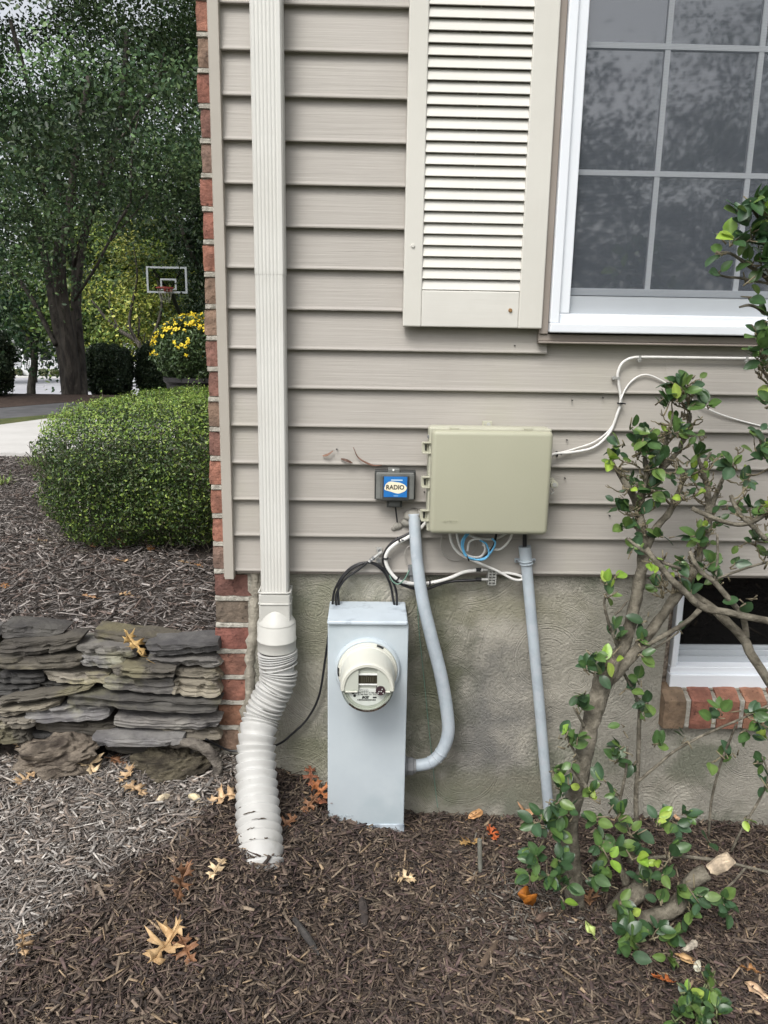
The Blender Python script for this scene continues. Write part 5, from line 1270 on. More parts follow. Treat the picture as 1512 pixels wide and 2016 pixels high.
def hoop():
    d = 19; a = TP(287, 524, d); b_ = TP(366, 577, d)
    t = thing('basketball_hoop', 'clear basketball backboard with red rim on a dark pole across the drive', 'basketball hoop', (TP(338, 640, d).x, a.y+.6, -.5))
    x0, x1, z0, z1, y = a.x, b_.x, b_.z, a.z, a.y; cx_ = (x0+x1)/2; W_ = x1-x0; H_ = z1-z0
    sk_ = math.radians(-4)
    parts = []
    q = MB(); q.box(x0+.03, x1-.03, y+.005, y+.018, z0+.03, z1-.03); parts.append(q.build('backboard', mAcryl, t)); bbd = parts[0]
    q = MB(); q.box(x0, x1, y, y+.04, z1-.045, z1); q.box(x0, x1, y, y+.04, z0, z0+.045); q.box(x0, x0+.045, y, y+.04, z0+.045, z1-.045); q.box(x1-.045, x1, y, y+.04, z0+.045, z1-.045); parts.append(q.build('board_frame', mHoopW, bbd))
    s = MB(); i0, i1 = cx_-.19*W_+.03, cx_+.21*W_+.03; k0, k1 = z0+.12*H_, z0+.55*H_
    s.box(i0, i1, y-.012, y+.004, k1-.04, k1); s.box(i0, i1, y-.012, y+.004, k0, k0+.04); s.box(i0, i0+.04, y-.012, y+.004, k0+.04, k1-.04); s.box(i1-.04, i1, y-.012, y+.004, k0+.04, k1-.04); parts.append(s.build('target_square', mHoopW, bbd))
    m_ = (i0+i1)/2
    s = MB(); s.tube([(m_, y+.08, z0+.05), (x0+.16, y+.08, z1-.08)], .028, 6); s.tube([(m_, y+.08, z0+.05), (x1-.16, y+.08, z1-.08)], .028, 6); parts.append(s.build('brace', mBlack, t))
    s = MB(); yr = y-.36
    s.tube([(m_+.20*math.cos(k*math.pi/12), yr+.20*math.sin(k*math.pi/12), z0+.10) for k in range(25)], .017, 8)
    s.box(m_-.09, m_+.09, y-.14, y-.013, z0+.03, z0+.13); rm = s.build('rim', mRim, t); parts.append(rm)
    s = MB()
    for k in range(12):
        a0 = k*math.pi/6
        for dr in (.26, -.26):
            s.tube([(m_+(.19-.09*u)*math.cos(a0+dr*u*2), yr+(.19-.09*u)*math.sin(a0+dr*u*2), z0+.09-.34*u) for u in (0, .33, .66, 1)], .0035, 4)
    parts.append(s.build('net', mTwine, rm))
    s = MB(); s.tube([(m_, y+.12, z0+.1), (m_+.12, y+.55, z0-.5), (m_+.16, y+.6, -.6)], .055, 10); parts.append(s.build('pole', mBlack, t))
    adopt(t)
hoop()
def mums():
    c = TP(392, 694, 5.6); R_ = .315
    t = thing('potted_mums', 'round pot of yellow chrysanthemums in a dark planter behind the hedge', 'potted plant', (c.x, c.y, .5))
    b = MB(); b.tube([(c.x, c.y, .48), (c.x, c.y, .5), (c.x, c.y, 1.08), (c.x, c.y, 1.10), (c.x, c.y, 1.13)], [.15, .16, .24, .26, .26], 28); b.build('planter', M('dark_planter', (.018,.017,.018), (.03,.028,.03), 12, .6), t)
    N = 16000; d = RNG.normal(size=(N, 3)); d /= np.linalg.norm(d, axis=1, keepdims=True); r_ = (1-np.abs(RNG.normal(0, .16, N)))
    lump = np.array([mnoise.noise(Vector(q)*3.1) for q in d]); r_ = r_*(1+.20*lump)
    C = np.array([c.x, c.y, c.z])+d*r_[:, None]*np.array([R_*1.05, R_*1.05, R_*.84])
    leaf_cloud('foliage', C, RNG.uniform(.016, .030, N), d*.5+RNG.normal(0, .7, (N, 3)), pick([(.09,.14,.06), (.12,.18,.07), (.06,.10,.045)], N), mHedge, t)
    # flower heads
    N = 1500; d = RNG.normal(size=(N*4, 3)); d /= np.linalg.norm(d, axis=1, keepdims=True)
    den = np.array([mnoise.noise(Vector(q)*3.2+Vector((5, 0, 0))) for q in d])
    keep = (d[:, 2] > -.1)&(RNG.random(len(d)) < np.clip(.12+.75*(d[:, 2]-.25)-.25*d[:, 0]+.9*den, 0.015, .9)); d = d[keep][:330]
    C0 = np.array([c.x, c.y, c.z])+d*np.array([R_*1.08, R_*1.08, R_*.87])
    k = 7; C = np.repeat(C0, k, 0)+RNG.normal(0, .006, (len(C0)*k, 3)); dn = np.repeat(d, k, 0)+RNG.normal(0, .35, (len(C0)*k, 3))
    leaf_cloud('flowers', C, RNG.uniform(.014, .024, len(C)), dn, pick([(1, 1, 1), (1, .9, .8)], len(C), .1), M('mum_petal', (.85,.74,.07), (.80,.66,.04), 5, .6, attr=True, trans=.15), t, .6)
    adopt(t)
mums()
# trees standing behind the viewer: the window mirrors them
for i, (x, y, hh, r_, lb) in enumerate(((3.0, -18, 8.0, 5.0, 'dark tree behind the viewer, mirrored in the left panes of the window'), (11.0, -19, 10.5, 5.6, 'taller dark tree behind the viewer, mirrored in the right panes of the window'), (-5.0, -22, 7, 4.6, 'low dark tree behind the viewer, mirrored at the window left edge'))):
    tree('mirrored_tree', lb, (x, y, -.2), hh*.8, 80+i, ((x, y, hh*.52), (r_, r_*.8, hh*.5)), .25, [(.03,.05,.025), (.045,.07,.03)], 30000, .14, group='trees mirrored in the window', nclump=300, clump=.6, levels=2, shell=.15)

# grass tufts at the edge of the bed
def tuft(px, py, lb, n=60, s=.09):
    p = GH(px, py, True); b = MB(); rs = random.Random(px)
    for i in range(n):
        a = rs.uniform(0, 6.28); l = rs.uniform(.4, 1)*s; q = Vector((p.x+rs.gauss(0, .03), p.y+rs.gauss(0, .03), .5)); e = q+Vector((math.cos(a)*l, math.sin(a)*l, l*rs.uniform(.3, .8))); m = q.lerp(e, .5)+Vector((0, 0, l*.2)); w_ = Vector((-math.sin(a), math.cos(a), 0))*.003
        b.add([q-w_, q+w_, m+w_, m-w_, e], [(0, 1, 2, 3), (3, 2, 4)])
    o = b.build('grass_tuft', M('tuft_green', (.16,.24,.06), (.24,.28,.10), 20, .7, trans=.2)); tag(o, lb, 'grass tuft', 'grass tufts in the upper bed')
tuft(68, 915, 'pale green grass tuft beside the hedge at the drive edge'); tuft(4, 955, 'grass tuft at the far left edge of the upper bed', 40)

# ------------------------------------------------------------------ fallen leaves
OAK = [(0,0), (.015,.10), (.05,.14), (.17,.10), (.13,.20), (.24,.24), (.11,.28), (.04,.34), (.06,.42), (.20,.40), (.33,.36), (.27,.46), (.40,.52), (.25,.53), (.12,.54), (.05,.60), (.07,.66), (.18,.68), (.30,.67), (.21,.75), (.24,.84), (.14,.79), (.07,.80), (.05,.87), (.09,.93), (.02,.92), (0,1.02)]
OVAL = [(0,0), (.10,.06), (.20,.18), (.27,.34), (.29,.5), (.26,.68), (.17,.84), (.07,.95), (0,1.0)]
def flat_leaf(name, outline, size, pos, yaw, pitch, roll, col, label, curl=.25, asp=1, group='fallen oak leaves', stem=True, seed=0, mat=None, cat='leaf', vein=None):
    rs = random.Random(seed*7+1)
    jt = .02 if outline is OAK else .008
    f1, f2 = rs.uniform(.7, 1.1), rs.uniform(.7, 1.1)
    half = [(x*asp*f1*rs.uniform(.85, 1.18), y+rs.uniform(-jt, jt)*(x > 0)) for x, y in outline]
    half2 = [(-x*asp*f2*rs.uniform(.85, 1.18), y+rs.uniform(-jt, jt)*(x > 0)) for x, y in outline]
    V, F = [], []
    for hh in (half, half2):
        mid = [(0, 1-i/8) for i in range(1, 8)]
        hh = [(0, 0)]+hh[1:-1]+[(0, 1.0)]+mid
        pv = [Vector((x, y, 0)) for x, y in hh]; tris = tessellate_polygon([pv]); b0 = len(V)
        V += pv; F += [tuple(b0+i for i in f) for f in tris]
    c1, c2, c3 = rs.uniform(-.4, .8)*curl*3, curl*rs.uniform(.5, 1.6), rs.uniform(-1, 1)*curl
    out, cols = [], []
    for v in V:
        z = c2*abs(v.x)*.9+c1*(v.y-.5)**2+c3*v.x*(v.y-.5)*3+.16*mnoise.noise((v.x*4, v.y*4, seed))+.05*mnoise.noise((v.x*12, v.y*12, seed))
        out.append(Vector((v.x, v.y-.5, z))*size)
        k = (1+.45*mnoise.noise((v.x*3.5, v.y*3.5, seed+9)))*rs.uniform(.85, 1.15)*(1.2 if abs(v.x) < .01 else 1); cols.append(tuple(a*k for a in col))
    n0 = len(out)
    if stem:
        pts = [Vector((0, -.5, .0))*size, Vector((.03, -.62, .02))*size, Vector((.06, -.75, .06))*size]; SV, SF = tube_vf(pts, [.0011, .0009, .0008], 5)
        F += [tuple(i+n0 for i in f) for f in SF]; out += SV; cols += [tuple(a*.6 for a in col)]*len(SV)
    R_ = Matrix.Rotation(yaw, 4, 'Z') @ Matrix.Rotation(pitch, 4, 'X') @ Matrix.Rotation(roll, 4, 'Y')
    me_o = mesh_obj(name, out, F, mat or mDry, None, True, cols)
    lowest = min((R_ @ v).z for v in out)
    me_o.matrix_world = Matrix.Translation(Vector(pos)+Vector((0, 0, max(.002, -lowest*.75)+.010))) @ R_
    m = me_o.modifiers.new('thick', 'SOLIDIFY'); m.thickness = .0006
    tag(me_o, label, cat, group); return me_o
TAN, GOLD, BRN, RED, ORG, PALE = (.52,.37,.22), (.58,.40,.21), (.25,.13,.07), (.28,.11,.06), (.42,.22,.09), (.66,.52,.33)
FL = [(45, 1470, .095, 20, .5, 0, TAN, 'tan oak leaf leaning on the stump at the foot of the leftmost stones'), (52, 1542, .075, -35, .1, .1, TAN, 'tan oak leaf on weathered mulch below the left stump'),
 (175, 1520, .105, 40, .2, 0, PALE, 'pale tan oak leaf flat between the two stumps'), (228, 1508, .085, 70, .2, .3, BRN, 'brown oak leaf in shadow under the lone slab'),
 (252, 1538, .080, -20, .3, -.2, TAN, 'tan oak leaf just above another one left of the dark stump'), (268, 1567, .090, 65, .15, .1, TAN, 'tan oak leaf lowest of the pair left of the dark stump'),
 (438, 1588, .105, -80, .25, .2, TAN, 'tan oak leaf touching the left side of the corrugated hose'), (428, 1722, .075, -28, .15, 0, PALE, 'cream oak leaf left of where the hose enters the mulch'),
 (358, 1768, .100, -12, .6, .8, BRN, 'brown oak leaf standing on edge left of the hose end'), (326, 1878, .125, -20, .15, .1, GOLD, 'big golden oak leaf on dark mulch in the foreground'),
 (368, 1888, .085, 35, .3, -.3, BRN, 'brown oak leaf tucked behind the big golden one'), (47, 1885, .060, 25, .8, .5, TAN, 'curled tan leaf near the bottom left corner'),
 (612, 1550, .080, 10, .7, .2, RED, 'red brown oak leaf, uppermost of the pile left of the meter cabinet'), (630, 1575, .085, 60, .5, -.2, (.42,.17,.07), 'red brown oak leaf in the middle of the pile by the cabinet'), (610, 1598, .075, -40, .4, .3, BRN, 'dark brown oak leaf at the bottom of the pile by the cabinet'), (640, 1600, .070, 120, .6, .1, RED, 'red brown leaf wedged against the cabinet edge'),
 (566, 1632, .070, -50, .2, .2, BRN, 'brown oak leaf just right of the corrugated hose'), (795, 1738, .075, -118, .15, .1, PALE, 'cream oak leaf alone on the dark mulch below the cabinet'),
 (922, 1582, .080, -60, .3, .2, BRN, 'brown oak leaf by the foundation right of the cabinet'), (968, 1652, .065, 15, .2, .1, (.50,.13,.04), 'rust red star shaped leaf right of the metal stake'), (926, 1668, .080, 115, .15, .1, (.42,.27,.11), 'olive tan oak leaf left of the metal stake'),
 (975, 1582, .05, 60, .3, .4, BRN, 'small brown leaf at the wall foot beside the crumpled tan leaf'), (1160, 1782, .085, 160, .2, .2, (.28,.16,.09), 'dull brown oak leaf behind the shrub trunk base'),
 (1475, 1920, .055, 80, .2, .3, ORG, 'small orange tan leaf near the bottom right corner'), (1300, 1945, .06, 100, .4, .3, (.5,.16,.05), 'rust orange leaf beside the lowest green seedling')]
for i, (px, py, s, yw, pt_, rl, c, lb) in enumerate(FL):
    flat_leaf('oak_leaf', OAK, s, GH(px, py), math.radians(yw), pt_, rl, c, lb, seed=i, curl=.36)
for i, (px, py, s, yw, c, lb, cu) in enumerate(((936, 1612, .055, -60, (.62,.36,.17), 'orange tan oval leaf lying near the foundation', .2), (1160, 1838, .045, 10, (.46,.58,.20), 'pale green oval leaf fallen below the shrub trunk', .1), (1350, 1900, .055, 60, (.55,.36,.18), 'tan oval leaf under the cut shrub branch', .3),
        (1490, 1962, .06, 40, (.62,.45,.30), 'pinkish tan oval leaf nearest the bottom right corner', .15), (1372, 1915, .035, -30, (.6,.6,.5), 'small whitish leaf beside the tan oval one', .4), (1330, 1620, .035, 20, (.6,.4,.25), 'small curled tan leaf at the foundation below the brick sill', .6))):
    flat_leaf('oval_leaf', OVAL, s, GH(px, py), math.radians(yw), .15, .1, c, lb, curl=cu, seed=50+i, group='fallen oval leaves')
flat_leaf('crumpled_leaf', OVAL, .075, GH(1030, 1605), .4, .5, .2, (.46,.27,.15), 'crumpled brown leaf at the wall between the conduit and the small brown leaf', curl=.9, seed=61, asp=1.6, group='crumpled leaves')
flat_leaf('crumpled_leaf', OVAL, 0.048, GH(1030, 1792), 1.2, .6, .5, (.55,.20,.03), 'crumpled bright orange leaf left of the shrub trunk', curl=1.0, seed=62, asp=1.7, group='crumpled leaves')
UP = [(330, 1047, .075, 20, .9, (.58,.42,.26), 'pale tan oak leaf caught in the hedge base'), (185, 1083, .06, 30, .2, BRN, 'brown oak leaf left of the hedge corner'), (238, 1078, .09, 60, .3, RED, 'red brown oak leaf under the hedge front'), (298, 1087, .06, 10, .2, ORG, 'orange oak leaf right of the red brown one under the hedge'),
 (85, 1070, .055, 80, .1, TAN, 'tan oak leaf on the bed left of the hedge'), (240, 1112, .055, 100, .2, TAN, 'tan oak leaf on the open mulch in front of the hedge'), (368, 1115, .07, 95, .2, TAN, 'tan oak leaf close to the brick corner on the upper bed'), (392, 1120, .05, 60, .2, ORG, 'orange leaf nearest the brick corner on the upper bed'), (252, 1182, .065, 85, .2, TAN, 'tan oak leaf just behind the stone wall middle'), (176, 1182, .06, 80, .1, (.4,.25,.14), 'dull brown leaf just behind the stone wall left part'), (10, 1162, .05, 30, .2, ORG, 'orange leaf at the left edge of the upper bed')]
for i, (px, py, s, yw, pt_, c, lb) in enumerate(UP):
    flat_leaf('oak_leaf', OAK, s, GH(px, py, True), math.radians(yw), pt_, .15, c, lb, seed=80+i, curl=.3)
p = P(265, 1291, -.06); flat_leaf('oak_leaf', OAK, .105, (p.x, p.y, p.z-.015), math.radians(70), .75, .1, (.62,.43,.18), 'large yellow tan oak leaf draped over the stone wall', seed=95, curl=.2)
# dry fragments caught on the siding
def sliver(pts, w_, lb, col):
    b = MB(); q = smooth_path([P(*a) for a in pts], 4); V = []
    for i, v in enumerate(q):
        k = math.sin(math.pi*(i+.5)/len(q))*w_
        V += [v+Vector((0, 0, k)), v+Vector((0, -.003, -k))]
    b.add(V, [(2*i, 2*i+1, 2*i+3, 2*i+2) for i in range(len(q)-1)], col); o = b.build('leaf_fragment', mDry, cols=True); m = o.modifiers.new('t', 'SOLIDIFY'); m.thickness = .0012
    tag(o, lb, 'leaf fragment', 'dry leaf bits caught on the siding')
sliver([(635, 897, -.022), (645, 895, -.030), (656, 887, -.024)], .003, 'small curled dry leaf bit, leftmost on the siding', (.30,.18,.13))
sliver([(671, 903, -.022), (682, 906, -.030), (694, 911, -.026)], .0035, 'dark dry leaf bit between the other two on the siding', (.14,.08,.06))
sliver([(696, 880, -.024), (704, 898, -.028), (716, 908, -.032), (736, 916, -.030), (752, 915, -.026)], .0022, 'long forked dry leaf bit above the radio unit', (.20,.11,.08))

# stake, sticks and pale wood
def stick(name, a, c, r, mat, lb, cat, group=None, cols=None, n=8, zoff=.012):
    b = MB(); A = GH(*a)+Vector((0, 0, zoff)); B_ = GH(*c)+Vector((0, 0, zoff)); pts = [A.lerp(B_, k/4)+Vector((0, 0, .004*math.sin(k))) for k in range(5)]
    b.tube(pts, [r*.7, r, r*.9, r, r*.6], n)
    for v in b.V: v += mnoise.noise_vector(v*80)*r*.5
    b.C = [cols or (1, 1, 1)]*len(b.V); o = b.build(name, mat, cols=True); tag(o, lb, cat, group)
bs = GH(947, 1718); b = MB(); tp_ = P(944, 1652, bs.y+.01); b.tube([bs-Vector((0, 0, .03)), tp_], .0062, 14); o = b.build('metal_stake', M('dull_steel', (.20,.20,.17), (.14,.14,.12), 40, .6), bevel=.001); tag(o, 'short grey metal stake standing in the mulch right of the cabinet', 'stake')
stick('pale_wood_piece', (1345, 1882), (1372, 1862), .009, mChip, 'pale split piece of wood under the cut shrub branch', 'wood', None, (.5,.44,.35))
stick('pale_wood_piece', (312, 1586), (332, 1574), .009, mChip, 'pale wood chunk below the dark stump, left one', 'wood', 'pale wood chunks', (.62,.52,.36))
stick('pale_wood_piece', (372, 1575), (394, 1582), .009, mChip, 'pale wood chunk below the dark stump, right one', 'wood', 'pale wood chunks', (.66,.56,.36))
stick('dark_stick', (578, 1818), (628, 1888), .008, mChip, 'long dark curved stick in the foreground mulch', 'stick', 'sticks in the mulch', (.06,.055,.05))
stick('dark_stick', (712, 1780), (718, 1830), .011, mChip, 'thick dark chunk of bark in the mulch', 'stick', 'sticks in the mulch', (.05,.04,.035))
stick('dark_stick', (1055, 1822), (1082, 1804), .008, mChip, 'brown stick right of the crumpled orange leaf', 'stick', 'sticks in the mulch', (.12,.08,.06))
stick('dark_stick', (945, 1918), (980, 1860), .007, mChip, 'brown splinter below the cabinet in the foreground', 'stick', 'sticks in the mulch', (.14,.10,.07))

# ------------------------------------------------------------------ the evergreen shrub at right
DGR = [(.07,.135,.045), (.05,.105,.04), (.10,.18,.05), (.045,.09,.04), (.14,.22,.06), (.065,.125,.065)]
YGR = [(.32,.46,.07), (.40,.52,.11), (.24,.40,.06)]
class Leaves:
    def __init__(s): s.V = []; s.F = []; s.C = []
    def leaf(s, p, d, nrm, L_, W_, col, cup=.25, rs=random):
        d = d.normalized(); sdv = d.cross(nrm)
        if sdv.length < 1e-4: sdv = d.cross(Vector((1, 0, 0)))
        sdv.normalize(); nn = sdv.cross(d); b = len(s.V)
        U = (0, .10, .28, .50, .72, .90, 1.0); Wd = (.06, .55, .92, 1.0, .82, .42, .03); bend = rs.uniform(-.25, .05)
        for u, w_ in zip(U, Wd):
            c = p+d*(L_*u)+nn*(bend*L_*u*u)
            for q in (-1, -.5, 0, .5, 1):
                s.V.append(c+sdv*(q*w_*W_/2)+nn*(cup*W_*abs(q)**1.5*w_*.5+.03*W_*math.sin(u*7+q*2)))
                k = (1.22 if q == 0 else 1.0)*rs.uniform(.94, 1.06); s.C.append(tuple(a*k for a in col))
        for i in range(6):
            for q in range(4): a = b+i*5+q; s.F.append((a, a+1, a+6, a+5))
    def build(s, name, parent): return mesh_obj(name, s.V, s.F, mLeaf, parent, True, s.C)
def shrub_branches(B, tree_list, rs):
    for l in tree_list:
        pts = [P(a, b_, Y) if Y is not None else None for a, b_, Y, r_ in l]; rr = [q[3] for q in l]
        q, r2 = smooth_path(pts, 6, rr)
        V, F = tube_vf(q, r2, 9)
        for v in V: v += mnoise.noise_vector(v*38)*min(.005, .22*r2[0])
        B.add(V, F)
def cluster(B, Lf, c, n, spread, kind, rs, size=.030, anchor=None, twigs=True):
    """a spray of twigs with paired leaves; c is the heart of the spray"""
    c = Vector(c)
    ntw = max(1, n//4) if twigs else 1
    cnt = 0
    for k in range(ntw):
        d = Vector((rs.gauss(0, .8), rs.gauss(-.25, .7), rs.gauss(.55, .6))).normalized(); L_ = spread*rs.uniform(.5, 1.2)
        a = c-d*L_*.35; e = c+d*L_*.8; m = a.lerp(e, .5)+Vector((rs.gauss(0, .006), rs.gauss(0, .006), rs.gauss(0, .006)))
        B.tube([a, m, e], [.0022, .0018, .0010], 5)
        per = max(1, round(n/ntw))
        for j in range(per):
            u = 1-j/max(per, 2)*.9; p = a.lerp(e, .2+.8*u)
            side = Vector((rs.gauss(0, 1), rs.gauss(0, 1), rs.gauss(0, 1))); side = (side-d*side.dot(d)).normalized()
            ld = (d*rs.uniform(.2, .9)+side*rs.uniform(.6, 1.1)+Vector((0, 0, .1))).normalized()
            nr = (Vector((rs.gauss(0, .5), -.55+rs.gauss(0, .5), .75))).normalized()
            sz = size*rs.uniform(.72, 1.18)
            col = rs.choice(YGR) if kind == 'y' or (kind == 'm' and rs.random() < .3) else rs.choice(DGR)
            Lf.leaf(p+ld*.004, ld, nr, sz, sz*rs.uniform(.55, .72), col, rs.uniform(.1, .35), rs); cnt += 1
    # bare pruned twig ends
    for k in range(max(1, n//4)):
        d = Vector((rs.gauss(0, .8), rs.gauss(-.1, .6), rs.gauss(.6, .6))).normalized(); a = c+Vector((rs.gauss(0, spread*.3), rs.gauss(0, .01), rs.gauss(0, spread*.3))); B.tube([a, a+d*rs.uniform(.012, .035)], [.0022, .0014], 5)
